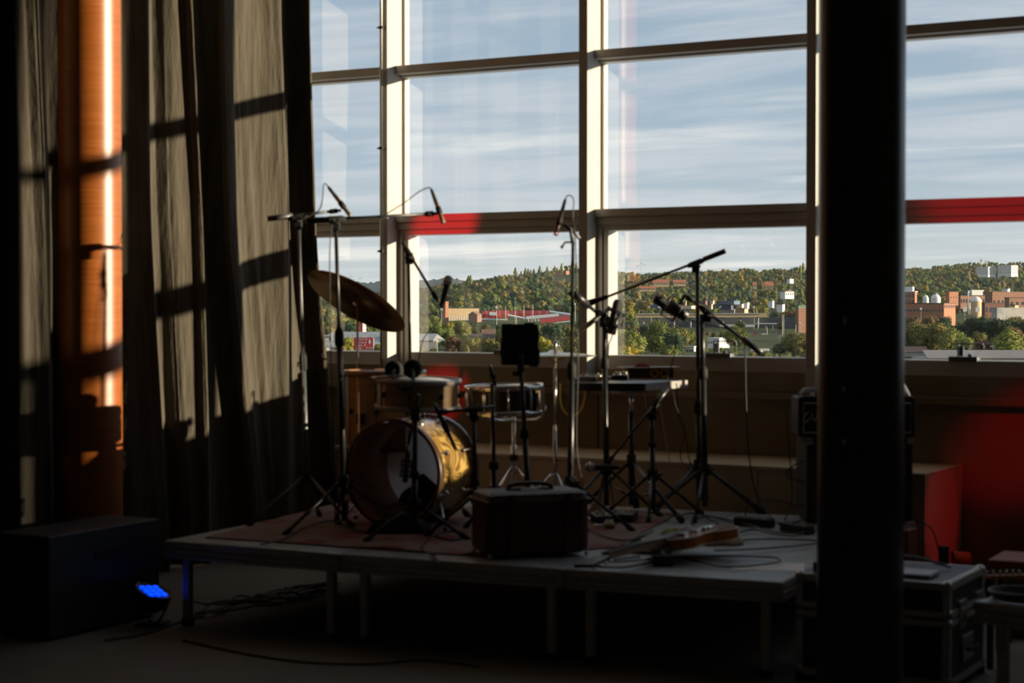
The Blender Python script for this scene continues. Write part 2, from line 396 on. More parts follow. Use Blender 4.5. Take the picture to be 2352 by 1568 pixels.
FOLDS = [  # (pixel column at mid height, plan X, shift of the column at the top and at the foot)
 (-420, -7.35, 0, 0), (-330, -7.1, 0, 0), (-300, -7.34, 0, 0), (-200, -7.12, 0, 0), (-170, -7.36, 0, 0), (-90, -7.12, 0, 0), (-60, -7.36, 0, 0),
 (0, -7.30, 0, 0), (30, -6.76, -4, 2), (70, -6.69, -14, 4), (103, -6.62, -24, 8), (107, -6.68, -24, 8), (110, -7.33, -20, 10), (150, -7.25, 0, 0), (200, -7.15, 0, 0), (235, -7.06, 0, 6), (239, -7.12, 0, 6), (242, -7.34, 0, 8),
 (272, -7.2, -2, 10), (310, -7.12, -4, 16), (342, -7.03, -6, 26), (346, -7.07, -6, 27), (350, -7.30, -6, 28), (386, -7.2, -8, 22), (405, -7.15, -8, 20), (440, -7.1, -16, 14), (461, -7.02, -22, 12), (464, -7.06, -26, 12), (468, -7.33, -24, 16),
 (512, -7.22, -12, 40), (522, -7.10, -12, 44), (540, -7.08, -14, 46), (552, -7.13, -14, 40), (575, -7.12, -12, 30), (620, -7.06, -14, 14), (655, -6.98, -16, 6), (660, -7.02, -16, 6), (664, -7.26, -14, 16), (690, -7.2, -12, 26), (712, -7.10, -12, 34), (722, -7.03, -13, 36), (726, -7.08, -13, 36)]
def row(py, tt, bb):
    return [(px + tt * a_ + bb * b_, py, -6.86 + (X + 7.18) * 0.6) for px, X, a_, b_ in FOLDS]
curtain('stage_curtain', 'heavy dark grey curtain in deep folds hanging on the left beside the windows', [row(1180, 0, 1.5), row(1000, 0, 1), row(500, 0, 0), row(0, 1, 0), row(-260, 1.2, 0)], [0.02, 0.72, 1.95, 3.2, 5.9])

# ------------------------------------------------------------------ round steel columns
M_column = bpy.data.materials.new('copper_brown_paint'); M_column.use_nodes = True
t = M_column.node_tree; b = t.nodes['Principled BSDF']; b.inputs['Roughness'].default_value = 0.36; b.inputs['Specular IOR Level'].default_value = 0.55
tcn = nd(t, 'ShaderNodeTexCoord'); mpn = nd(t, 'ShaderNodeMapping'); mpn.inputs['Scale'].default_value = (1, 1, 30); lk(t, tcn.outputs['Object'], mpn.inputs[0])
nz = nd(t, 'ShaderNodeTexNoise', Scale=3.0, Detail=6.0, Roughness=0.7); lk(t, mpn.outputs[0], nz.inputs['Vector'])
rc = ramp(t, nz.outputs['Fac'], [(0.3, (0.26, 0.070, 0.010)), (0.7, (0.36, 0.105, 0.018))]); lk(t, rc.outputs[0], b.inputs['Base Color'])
nz2 = nd(t, 'ShaderNodeTexNoise', Scale=90.0, Detail=2.0); lk(t, mpn.outputs[0], nz2.inputs['Vector'])
bp1 = nd(t, 'ShaderNodeBump', Strength=0.06, Distance=0.004); lk(t, nz2.outputs['Fac'], bp1.inputs['Height']); lk(t, bp1.outputs[0], b.inputs['Normal'])
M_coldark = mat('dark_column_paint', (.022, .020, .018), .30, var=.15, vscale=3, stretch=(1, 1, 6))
def column(px, Z, R, label, m=None):
    c = at(px, 700, Z); t_ = thing('round_column', label, 'column', (c.x, c.y, 0))
    MB().lathe([(R, 0.02), (R, ZC)], (c.x, c.y, 0), n=64).build('shaft', m or M_column, t_)
    MB().lathe([(R + .03, 0), (R + .03, .03), (R + .01, .04), (R - .01, .045)], (c.x, c.y, 0), n=48).build('base_collar', m or M_column, t_)
    return t_
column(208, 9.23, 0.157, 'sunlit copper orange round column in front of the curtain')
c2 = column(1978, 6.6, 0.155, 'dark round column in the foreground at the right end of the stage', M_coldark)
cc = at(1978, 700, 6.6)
for (px, py, h) in ((1940, 736, .03), (1938, 1015, .018), (1938, 893, .018)):
    q = at(px, py, 6.6 - .15); MB().obox(q + FW * .002, RT, FW, UP, .007, .004, h).build('tape_scrap', mat('white_tape', (.6, .6, .55), .7, var=.1), c2)

# ------------------------------------------------------------------ coloured stage lamps of the hall (out of frame)
lamp('red_spot_right', 'SPOT', (3.2, 4.6, 3.4), tuple(ony(2450, 330, YT)), energy=1500, color=(1, 0.0, 0.02), spot_size=radians(8.6), spot_blend=0.35, shadow_soft_size=0.05)
lamp('red_spot_wall', 'SPOT', (3.0, 4.2, 3.2), tuple(ony(2376, 1020, YT + .1)), energy=800, color=(1, 0.0, 0.02), spot_size=radians(5.4), spot_blend=0.9, shadow_soft_size=0.05)
lamp('red_spot_left', 'SPOT', (0.5, 2.0, 4.2), tuple(ony(1022, 512, YT)), energy=6000, color=(1, 0.0, 0.02), spot_size=radians(2.2), spot_blend=0.4, shadow_soft_size=0.04)
lamp('red_spot_low', 'SPOT', (0.9, 2.0, 4.2), tuple(ony(1005, 905, YT)), energy=5000, color=(1, 0.0, 0.02), spot_size=radians(1.9), spot_blend=0.4, shadow_soft_size=0.04)
lamp('red_spot_bench', 'SPOT', (3.6, 9.05, 1.9), (-2.9, 9.42, 0.38), energy=200, color=(1, 0.0, 0.02), spot_size=radians(6), spot_blend=0.5, shadow_soft_size=0.04)
# ------------------------------------------------------------------ stage: three decks side by side
SZ = 0.40
FRONT = [onz(375, 1241, SZ), onz(780, 1272, SZ), onz(1296, 1307, SZ), onz(1797, 1337, SZ)]
M_rug = bpy.data.materials.new('worn_rug'); M_rug.use_nodes = True
t = M_rug.node_tree; b = t.nodes['Principled BSDF']; b.inputs['Roughness'].default_value = 0.95; b.inputs['Specular IOR Level'].default_value = 0.1
tcn = nd(t, 'ShaderNodeTexCoord')
v1 = nd(t, 'ShaderNodeTexVoronoi', Scale=5.0); lk(t, tcn.outputs['Object'], v1.inputs['Vector'])
nz = nd(t, 'ShaderNodeTexNoise', Scale=3.5, Detail=6.0); lk(t, tcn.outputs['Object'], nz.inputs['Vector'])
c1 = ramp(t, v1.outputs['Distance'], [(0.1, (0.30, 0.085, 0.085)), (0.35, (0.24, 0.075, 0.07)), (0.6, (0.27, 0.20, 0.17))])
c2_ = mixc(t, ramp(t, nz.outputs['Fac'], [(0.4, (0, 0, 0)), (0.65, (1, 1, 1))]).outputs[0], c1.outputs[0], (0.30, 0.22, 0.20)); lk(t, c2_, b.inputs['Base Color'])
fz = nd(t, 'ShaderNodeTexNoise', Scale=300.0); lk(t, tcn.outputs['Object'], fz.inputs['Vector'])
bn_ = nd(t, 'ShaderNodeBump', Strength=0.6, Distance=0.004); lk(t, fz.outputs['Fac'], bn_.inputs['Height']); lk(t, bn_.outputs[0], b.inputs['Normal'])

def deck(p0, p1, name, label, nback=None, length=2.3, z=SZ, group=None, thick=0.082):
    d = (p1 - p0); wdt = d.length - 0.006; d.normalize(); n = V((-d.y, d.x, 0)) if nback is None else nback
    o = p0 + d * 0.003
    T = thing(name, label, 'stage deck', (o.x, o.y, 0), group)
    def P(u, v, zz): return V((o.x, o.y, 0)) + d * u + n * v + V((0, 0, zz))
    def slab(u0, u1, v0, v1, z0, z1):
        return MB().add([P(u0, v0, z0), P(u1, v0, z0), P(u1, v1, z0), P(u0, v1, z0), P(u0, v0, z1), P(u1, v0, z1), P(u1, v1, z1), P(u0, v1, z1)],
                        [(0, 3, 2, 1), (4, 5, 6, 7), (0, 1, 5, 4), (1, 2, 6, 5), (2, 3, 7, 6), (3, 0, 4, 7)])
    slab(0.004, wdt - .004, .004, length - .004, z - .016, z).build('top_board', M_deck, T)
    # rail section: outward offset against height, three lips with two grooves
    sec = [(-.0, z - .003), (0.0, z - .03), (-.010, z - .033), (-.010, z - .043), (0, z - .046), (0, z - .058), (-.008, z - .060), (-.008, z - .066), (0, z - .068), (0, z - thick), (-.04, z - thick), (-.04, z - .016), (-.004, z - .016), (-.004, z - .003)]
    def rail(a, bb, out):
        m = MB(); k = len(sec)
        vs = [a + out * s_[0] + V((0, 0, s_[1])) for s_ in sec] + [bb + out * s_[0] + V((0, 0, s_[1])) for s_ in sec]
        m.add(vs, [(i, (i + 1) % k, k + (i + 1) % k, k + i) for i in range(k)] + [list(range(k)), list(range(k, 2 * k))[::-1]])
        return m.build('edge_rail', M_alu, T)
    rail(P(0, 0, 0), P(wdt, 0, 0), -n); rail(P(0, length, 0), P(wdt, length, 0), n)
    rail(P(0, 0, 0), P(0, length, 0), -d); rail(P(wdt, 0, 0), P(wdt, length, 0), d)
    for u in (0.085, wdt - 0.085):
        for v in (0.075, length - 0.075):
            lg = slab(u - .019, u + .019, v - .019, v + .019, 0.012, z - thick + .03).build('leg', M_alu, T, bevel=0.003)
            slab(u - .022, u + .022, v - .022, v + .022, 0.0, 0.03).build('foot_cap', M_rubber, lg)
    for u in (0.05, 0.14, wdt - .14, wdt - .05):
        MB().lathe([(0.0001, 0), (.007, 0), (.007, .004), (.0001, .005)], P(u, -0.0, z - .052), -n, n=10).build('rail_bolt', M_steel, T)
    return T
DN = (FRONT[3] - FRONT[0]).normalized(); DN = V((-DN.y, DN.x, 0))
deck(FRONT[0], FRONT[1], 'stage_deck', 'left stage deck with aluminium edge rails under the drum kit', DN, group='stage decks')
deck(FRONT[1], FRONT[2], 'stage_deck', 'middle stage deck carrying the brown leather case at its front', DN, group='stage decks')
deck(FRONT[2], FRONT[3], 'stage_deck', 'right stage deck with the electric guitar and the white sheet on it', DN, group='stage decks')

# rug with a slightly wavy outline lying over the decks
def flat_patch(name, m, pts, z, th, label, cat, wav=0.0, sub=14):
    pts = [V(p) for p in pts]; out = []
    rng = random.Random(5)
    for i in range(len(pts)):
        a, bb = pts[i], pts[(i + 1) % len(pts)]
        nrm = V((-(bb - a).y, (bb - a).x, 0)).normalized()
        for k in range(sub):
            p = a.lerp(bb, k / sub)
            if k: p = p + nrm * wav * (rng.random() - .5)
            out.append(V((p.x, p.y, z)))
    ob = MB().prism(out, (0, 0, th)).build(name, m, bevel=0.0); return tag(ob, label, cat)
flat_patch('rug', M_rug, [onz(472, 1236, SZ), onz(1120, 1281, SZ), onz(1420, 1258, SZ), onz(1560, 1180, SZ), onz(770, 1158, SZ)], SZ + .0005, .007, 'worn faded red rug under the drum kit', 'rug', 0.016)

# ------------------------------------------------------------------ drum kit
M_tan = mat('tan_drum_wood', (0.42, 0.25, 0.10), 0.35, var=0.18, vscale=5, stretch=(1, 1, 7), coat=0.3)
M_gold = bpy.data.materials.new('swirl_grain_lacquer'); M_gold.use_nodes = True
t = M_gold.node_tree; b = t.nodes['Principled BSDF']; b.inputs['Roughness'].default_value = 0.28; b.inputs['Coat Weight'].default_value = 0.5; b.inputs['Coat Roughness'].default_value = 0.1
tcn = nd(t, 'ShaderNodeTexCoord')
nzz = nd(t, 'ShaderNodeTexNoise', Scale=4.0, Detail=2.0, Distortion=0.6); lk(t, tcn.outputs['Object'], nzz.inputs['Vector'])
wvb = mth(t, 'SINE', mth(t, 'MULTIPLY', nzz.outputs['Fac'], 130.0))
rc = ramp(t, mth(t, 'MULTIPLY_ADD', wvb, 0.5, 0.5), [(0.05, (0.13, 0.070, 0.014)), (0.6, (0.20, 0.115, 0.024)), (0.97, (0.42, 0.27, 0.08))]); lk(t, rc.outputs[0], b.inputs['Base Color'])
M_darkdrum = mat('dark_wine_drum_shell', (0.016, 0.009, 0.007), 0.4, var=0.2, vscale=6)
M_head = mat('white_drum_head', (0.62, 0.60, 0.58), 0.55, var=0.06, vscale=6)
M_bat = bpy.data.materials.new('translucent_batter_head'); M_bat.use_nodes = True
t = M_bat.node_tree; t.nodes.clear(); df = nd(t, 'ShaderNodeBsdfDiffuse'); df.inputs[0].default_value = (.62, .58, .56, 1); tl = nd(t, 'ShaderNodeBsdfTranslucent'); tl.inputs[0].default_value = (.80, .76, .74, 1)
mx = nd(t, 'ShaderNodeMixShader'); mx.inputs[0].default_value = 0.6; lk(t, df.outputs[0], mx.inputs[1]); lk(t, tl.outputs[0], mx.inputs[2]); o = nd(t, 'ShaderNodeOutputMaterial'); lk(t, mx.outputs[0], o.inputs[0])
M_inner = mat('raw_inner_ply', (0.45, 0.25, 0.15), 0.45, var=0.15, vscale=5, stretch=(1, 1, 8))
M_palehoop = mat('pale_lacquered_hoop', (0.55, 0.47, 0.40), 0.3, var=0.06, coat=0.4)
M_cloth_d = mat('dark_blanket', (0.02, 0.02, 0.019), 0.95, var=0.35, vscale=12, bump=0.5, bscale=90)
M_cloth_t = mat('tan_blanket', (0.20, 0.15, 0.09), 0.95, var=0.25, vscale=12, bump=0.4, bscale=90)
def axes(n):
    n = V(n).normalized(); a = V((0, 0, 1)) if abs(n.z) < .9 else V((1, 0, 0)); a = (a - n * a.dot(n)).normalized(); return n, a, n.cross(a)
def tube_stand_legs(T, hub, floor_z, reach, m, yaw0=0.5, r=.009, n=3, foot=True):
    for i in range(n):
        a = yaw0 + 2 * pi * i / n; d = V((cos(a), sin(a), 0))
        f = V((hub.x, hub.y, floor_z + .012)) + d * reach
        over = (f - FRONT[0]).dot(DN) - 2.25
        if floor_z > .2 and over > 0: f = f - DN * over
        lg = MB().tube([hub + d * .018, f], r, 8).build('leg', m, T)
        if foot: MB().tube([f - (f - hub).normalized() * .035, f + (f - hub).normalized() * .012], r * 1.7, 8).build('rubber_foot', M_rubber, lg)

def shell_drum(T, c, n, R, h, shell_m, hoop_m, head_m, lug_m, lugs=8, hoop_h=.014, open_front=False, lug_round=True):
    # c: centre of the lower edge, n: axis pointing to the top head
    n = V(n).normalized()
    MB().lathe([(R, .004), (R, h - .004)], c, n, 48).lathe([(R - .006, h - .004), (R - .006, .004)], c, n, 48).build('shell', shell_m, T)
    hoops = (h, 0.0)
    for i, hh in enumerate(hoops):
        s_ = 1 if i == 0 else -1
        MB().lathe([(R + .004, hh - hoop_h), (R + .011, hh - hoop_h), (R + .011, hh + .008 * 1), (R + .003, hh + .008), (R + .003, hh - hoop_h * .2)], c, n, 48).build('hoop', hoop_m, T) if s_ > 0 else \
            MB().lathe([(R + .004, hoop_h), (R + .011, hoop_h), (R + .011, -.008), (R + .003, -.008), (R + .003, hoop_h * .2)], c, n, 48).build('hoop', hoop_m, T)
    MB().lathe([(0.0001, h + .001), (R + .002, h + .001), (R + .002, h - .01)], c, n, 48).build('drum_head', head_m, T)
    MB().lathe([(0.0001, 0), (R + .002, 0), (R + .002, .01)], c, n, 48).build('drum_head', head_m, T)
    n_, a, b_ = axes(n)
    for k in range(lugs):
        t_ = 2 * pi * (k + .5) / lugs; d = a * cos(t_) + b_ * sin(t_)
        m = MB()
        if lug_round: m.lathe([(.0001, .016), (.011, .013), (.014, 0)], V(c) + n * (h * .5) + d * (R - .002), d, 12)
        else: m.obox(V(c) + n * (h * .5) + d * (R + .006), d, d.cross(n), n, .016, .018, h * .5)
        m.tube([V(c) + n * (h * .08) + d * (R + .0125), V(c) + n * (h * .95) + d * (R + .0125)], .003, 6)
        m.build('tension_lug', lug_m, T)

# bass drum lying on its side, open towards the hall, turned a little to the left
bf = onz(903, 1214, SZ)                                        # front rim touches the rug here
back = (RT * .415 + V((FW.x, FW.y, 0)).normalized() * .91).normalized(); back.z = 0
BR, BD = 0.252, 0.40
bc = V((bf.x, bf.y, SZ + .022 + BR))
T = thing('bass_drum', 'gold lacquered wooden bass drum with open front and swirling grain', 'bass drum', (bf.x, bf.y, SZ))
MB().lathe([(BR, 0), (BR, BD)], bc, back, 72).build('shell', M_gold, T)
MB().lathe([(BR - .008, BD), (BR - .008, 0.0), (BR, 0)], bc, back, 72).build('inner_ply', M_inner, T)
for h0 in (-.018, BD - .022):
    MB().lathe([(BR + .003, h0), (BR + .016, h0), (BR + .016, h0 + .04), (BR + .003, h0 + .04), (BR + .003, h0)], bc, back, 72).build('hoop', mat('dark_wood_hoop', (.07, .035, .02), .35, var=.2, coat=.3), T)
MB().lathe([(.0001, BD - .012), (BR, BD - .012)], bc, back, 64).build('batter_head', M_bat, T)
n_, a_, b_ = axes(back)
for k in range(8):
    d = a_ * cos(2 * pi * (k + .5) / 8) + b_ * sin(2 * pi * (k + .5) / 8)
    for u in (.11, .29):
        lg = MB().lathe([(.0001, .020), (.010, .017), (.013, 0)], bc + back * u + d * (BR - .002), d, 12).build('tension_lug', M_chrome, T)
    MB().tube([bc - back * .02 + d * (BR + .012), bc + back * .11 + d * (BR + .014)], .0035, 6).build('tension_rod', M_chrome, T)
    MB().tube([bc + back * .29 + d * (BR + .014), bc + back * .42 + d * (BR + .012)], .0035, 6).build('tension_rod', M_chrome, T)
side = V((back.y, -back.x, 0))
for s_ in (1, -1):
    p = bc + side * (BR * .86 * s_) + back * .08 + V((0, 0, -BR * .50)); q = V((p.x, p.y, SZ + .008)) + side * (.08 * s_) - back * .10
    sp = MB().tube([p, q], .0065, 8).obox(p, side, back, (0, 0, 1), .03, .05, .04).build('spur', M_chrome, T)
    MB().ball(q + V((0, 0, .005)), .012, 8).build('rubber_foot', M_rubber, sp)
MB().lathe([(.016, 0), (.016, .010), (.008, .012)], bc - side * (BR - .012) + back * .15 + V((0, 0, -.06)), side, 14).build('air_vent', M_steel, T)
def lump(name, m, c, ax, ay, sx_, sy_, sz_, label, cat, seed, parent=None, group=None):
    rng = random.Random(seed); ax = V(ax).normalized(); ay = V(ay).normalized(); N = 18; vs = []; ph = [rng.random() * 6 for _ in range(6)]
    for j in range(N + 1):
        for i in range(N + 1):
            u, v = 2 * i / N - 1, 2 * j / N - 1
            rr = max(abs(u), abs(v)); hgt = (1 - rr ** 3) * (0.75 + .25 * sin(3 * u + ph[0]) * cos(4 * v + ph[1])) + .06 * sin(9 * u + ph[2]) * (1 - rr) + .05 * sin(11 * v + ph[3]) * (1 - rr)
            k = 1 - .10 * (abs(u * v)); wv_ = 1 + .05 * sin(7 * atan2(v, u) + ph[4])
            vs.append(V(c) + ax * (u * k * wv_ * sx_ / 2) + ay * (v * k * wv_ * sy_ / 2) + V((0, 0, max(0, hgt) * sz_)))
    fs = [(j * (N + 1) + i, j * (N + 1) + i + 1, (j + 1) * (N + 1) + i + 1, (j + 1) * (N + 1) + i) for j in range(N) for i in range(N)]
    bt = len(vs); edge = [i for i in range(N + 1)] + [j * (N + 1) + N for j in range(1, N + 1)] + [N * (N + 1) + i for i in range(N - 1, -1, -1)] + [j * (N + 1) for j in range(N - 1, 0, -1)]
    ob = MB().add(vs, fs + [edge[::-1]], True).build(name, m, parent)
    return ob if parent else tag(ob, label, cat, group)
lump('folded_blanket', M_cloth_t, bc + back * .12 - side * .03 + V((0, 0, -BR + .022)), side, back, .26, .18, .09, 'tan folded blanket inside the bass drum', 'blanket', 3)
lump('cushion', M_cloth_d, bc + back * .29 + side * .02 + V((0, 0, -BR + .03)), side, back, .28, .14, .19, 'black cushion pressed against the head inside the bass drum', 'cushion', 4)
# dark cloth heap in front of the drum
lump('dark_cloth', M_cloth_d, onz(925, 1222, SZ + .008) - back * .02, RT, back, .30, .13, .10, 'black cloth heap on the rug before the bass drum', 'cloth', 8)

# floor tom behind it on the left
Zf = 9.55; fc = at(884, 853, Zf); FR_, FH = .205, .40
T = thing('floor_tom', 'tall tan wooden floor tom behind the bass drum on three legs', 'drum', (fc.x, fc.y, SZ + .008))
shell_drum(T, fc - V((0, 0, FH)), (0, 0, 1), FR_, FH, M_tan, mat('wood_hoop', (.30, .15, .06), .35, var=.15, coat=.3), M_head, M_black, 8, hoop_h=.022, lug_round=True)
for i in range(3):
    d = V((cos(2.6 + i * 2.094), sin(2.6 + i * 2.094), 0)); p = fc + d * (FR_ + .022)
    lg = MB().tube([p + V((0, 0, -.10)), V((p.x, p.y, SZ + .03)), V((p.x, p.y, SZ + .012)) + d * .03], .006, 8).build('leg', M_chrome, T)
    MB().ball(V((p.x, p.y, SZ + .014)) + d * .034, .012, 8).build('rubber_foot', M_rubber, lg)
    MB().obox(fc + d * (FR_ + .012) + V((0, 0, -.235)), d, d.cross(V((0, 0, 1))), (0, 0, 1), .024, .035, .05).build('leg_bracket', M_black, lg)
# rack drum with a pale hoop on a low stand
Zr = 8.85; rcn = at(961, 872, Zr); rn = (V((0, 0, 1)) + RT * .03 - FW * .03).normalized(); RR, RH = .197, .135
T = thing('snare_drum', 'shallow tan wooden drum with pale hoop and round black lugs above the bass drum', 'drum', (rcn.x, rcn.y, SZ + .008))
shell_drum(T, rcn - rn * RH, rn, RR, RH, M_tan, M_palehoop, M_head, M_black, 8, hoop_h=.016)
hub = V((rcn.x, rcn.y, rcn.z - RH - .17))
hub2 = hub + FW * .12 + RT * .0
MB().tube([rcn - rn * (RH + .02), rcn - rn * (RH + .05) + V((0, 0, -.02))], .018, 12).tube([rcn - rn * (RH + .05) + FW * .1, rcn - rn * (RH + .03)], .011, 8).build('basket', M_chrome, T)
pst = rcn - rn * (RH + .03) + V((FW.x, FW.y, 0)) * .62; pst.z = rcn.z - RH - .05
MB().tube([rcn - rn * (RH + .035), pst], .011, 8).tube([pst, V((pst.x, pst.y, SZ + .12))], .0125, 10).build('post', M_chrome, T)
tube_stand_legs(T, V((pst.x, pst.y, SZ + .26)), SZ, .24, M_chrome, .3)
# second snare, dark shell with chrome hoops
Zs = 9.35; sc_ = at(1158, 886, Zs); sn = (V((0, 0, 1)) - RT * .03).normalized(); SR, SH = .190, .14
T = thing('snare_drum', 'dark wine snare drum with chrome hoops on a chrome tripod stand', 'drum', (sc_.x, sc_.y, SZ + .008))
shell_drum(T, sc_ - sn * SH, sn, SR, SH, M_darkdrum, M_chrome, M_head, M_chrome, 10, hoop_h=.018, lug_round=False)
MB().obox(sc_ - sn * (SH * .5) + (RT * .86 - FW * .5).normalized() * (SR + .02), RT * .86 - FW * .5, RT * .5 + FW * .86, sn, .025, .05, .10).build('strainer', M_chrome, T)
sb = onz(1180, 1178, SZ); px_t = V((sb.x, sb.y, sc_.z - SH - .03))
for i in range(3):
    a = .4 + 2.094 * i; d = V((cos(a), sin(a), 0))
    MB().tube([px_t + V((0, 0, -.03)), px_t + d * .12 + V((0, 0, -.02)), V((sc_.x, sc_.y, 0)) + d * (SR + .012) + V((0, 0, sc_.z - SH - .01)), V((sc_.x, sc_.y, 0)) + d * (SR + .02) + V((0, 0, sc_.z - SH + .04))], .007, 8).build('basket_arm', M_chrome, T)
MB().tube([px_t, V((px_t.x, px_t.y, SZ + .06))], [.0105, .0125], 12).tube([V((px_t.x, px_t.y, SZ + .36)), V((px_t.x, px_t.y, SZ + .22))], .016, 12).build('post', M_chrome, T)
MB().ball(V((px_t.x, px_t.y, SZ + .295)), .024, 14).build('tilter_ball', M_black, T)
tube_stand_legs(T, V((px_t.x, px_t.y, SZ + .235)), SZ, .22, M_chrome, .2, r=.008)

# ride cymbal, seen from below, on a straight chrome stand
M_bronze = mat('aged_bronze', (0.30, 0.17, 0.06), 0.38, 0.9, var=0.15, vscale=4, bump=0.08, bscale=40)
Zc = 9.86; cyc = at(821, 688, Zc); cn = (RT * (.47 * .94) + UP * (.88 * .94) + FW * .33).normalized()
cb_ = V((cyc.x, cyc.y, SZ))
T = thing('cymbal_stand', 'straight chrome stand of the big cymbal at the left window', 'stand', (cb_.x, cb_.y, SZ))
MB().tube([cyc - cn * .0 + V((0, 0, -.03)), V((cb_.x, cb_.y, SZ + .52))], .006, 10).tube([V((cb_.x, cb_.y, SZ + .55)), V((cb_.x, cb_.y, SZ + .08))], .0095, 10).build('post', M_chrome, T)
MB().tube([cyc - cn * .035, cyc + cn * .045], .004, 8).lathe([(.0001, .0), (.012, 0), (.014, -.02), (.005, -.03)], cyc - cn * .008, cn, 12).build('tilter', M_chrome, T)
for zz in (.58, .53): MB().lathe([(.010, 0), (.014, .005), (.014, .025), (.010, .03)], (cb_.x, cb_.y, SZ + zz), (0, 0, 1), 12).tube([V((cb_.x, cb_.y, SZ + zz + .015)), V((cb_.x, cb_.y, SZ + zz + .015)) + RT * .028], .004, 6).build('clamp', M_chrome, T)
tube_stand_legs(T, V((cb_.x, cb_.y, SZ + .30)), SZ, .26, M_chrome, .9, r=.008)
T = MB().lathe([(.006, .030), (.03, .028), (.048, .016), (.055, .010), (.15, .003), (.295, -.012), (.2955, -.0135), (.15, .0015), (.055, .0085), (.048, .0145), (.03, .0265), (.006, .0285)], cyc, cn, 72).build('ride_cymbal', M_bronze, at_=cyc)
tag(T, 'large bronze ride cymbal tilted and seen from below beside the curtain', 'cymbal')
ft = MB().lathe([(.0001, .055), (.016, .052), (.018, .034), (.0001, .030)], cyc, cn, 16).build('felt_washer', mat('felt', (.1, .09, .08), .95, var=.1), T)
# hi-hat
hb = onz(1275, 1186, SZ); Zh = depth(hb); hc = at(1272, 818, Zh); hcz = V((hb.x, hb.y, hc.z))
T = thing('hi_hat_stand', 'chrome hi-hat stand behind the black tablet with a pair of cymbals', 'stand', tuple(hb))
MB().tube([hcz + V((0, 0, .11)), V((hb.x, hb.y, SZ + .3))], .0035, 8).build('pull_rod', M_chrome, T)
MB().tube([hcz + V((0, 0, -.035)), V((hb.x, hb.y, SZ + .45))], .008, 10).tube([V((hb.x, hb.y, SZ + .47)), V((hb.x, hb.y, SZ + .05))], .011, 10).build('post', M_chrome, T)
MB().lathe([(.0001, -.03), (.014, -.03), (.022, -.008), (.024, -.004), (.0001, 0)], hcz, (0, 0, 1), 14).build('seat_cup', M_black, T)
MB().lathe([(.0001, .035), (.009, .035), (.009, .075), (.0001, .078)], hcz, (0, 0, 1), 12).tube([hcz + V((0, 0, .055)), hcz + V((0, 0, .055)) + RT * .022], .005, 6).build('clutch', M_chrome, T)
MB().obox(V((hb.x, hb.y, SZ + .025)) - FW * .12, FW, RT, (0, 0, 1), .26, .07, .012).build('foot_board', M_black, T)
tube_stand_legs(T, V((hb.x, hb.y, SZ + .22)), SZ, .20, M_chrome, 1.6, r=.008)
M_brass = mat('bright_brass', (0.72, 0.62, 0.45), 0.22, 1.0, var=0.08, vscale=5, bump=0.05, bscale=60)
prof = [(.005, .024), (.026, .021), (.042, .009), (.05, .007), (.13, .003), (.215, -.006), (.2155, -.0075), (.13, .0015), (.05, .0055), (.042, .0075), (.026, .0195), (.005, .0225)]
c1_ = MB().lathe([(r_, h_ + .012) for r_, h_ in prof], hcz, (0, 0, 1), 60).build('hi_hat_cymbal', M_brass, at_=hcz + V((0, 0, .012))); tag(c1_, 'upper cymbal of the hi-hat pair', 'cymbal', None)
c2__ = MB().lathe([(r_, -h_ - .004) for r_, h_ in prof], hcz, (0, 0, 1), 60).build('hi_hat_cymbal', M_brass, at_=hcz); tag(c2__, 'lower cymbal of the hi-hat pair', 'cymbal', None)
# headphones and sticks on the pale hooped drum
top = rcn + rn * .003
T = thing('headphones', 'black over-ear headphones resting on the pale hooped drum', 'headphones', tuple(top - RT * .055))
for px, py, dz in ((905, 849, 0.06), (948, 847, -.02)):
    c = at(px, py, Zr + dz); nn = (FW * .9 + RT * .25).normalized()
    cup = MB().lathe([(.0001, .022), (.030, .020), (.046, .008), (.047, -.006), (.038, -.016), (.0001, -.017)], c, nn, 24).build('ear_cup', M_rubber, T)
    MB().torus(c - nn * .012, nn, .034, .011, 24, 8).build('ear_pad', M_rubber, cup)
pa, pb = at(905, 849, Zr + .06), at(948, 847, Zr - .02)
MB().tube(smooth_path([pa - RT * .0 - FW * .02, at(905, 872, Zr - .12), at(926, 892, Zr - .235), at(948, 878, Zr - .2), pb - FW * .02], 8), .009, 8).build('headband', M_rubber, T)
for i, (a, b2) in enumerate((((846, 868), (934, 863)), ((792, 853), (878, 860)))):
    pa = at(a[0], a[1], Zr - .02 - .1 * (i == 0)) ; pb = at(b2[0], b2[1], Zr + .02)
    if i == 1: pa = at(a[0], a[1], Zf - .02); pb = at(b2[0], b2[1], Zf - .15)
    ob = MB().tube([pa, pa.lerp(pb, .04), pa.lerp(pb, .72), pa.lerp(pb, .93), pa.lerp(pb, .95), pb], [.006, .0075, .0075, .0042, .0055, .003], 10).build('drum_stick', mat('hickory', (.36, .20, .11), .5, var=.15), at_=pa)
    tag(ob, ('brown drum stick lying across the pale hooped drum by the headphones', 'brown drum stick lying on the rim of the tall floor tom')[i], 'drum stick', 'drum sticks')
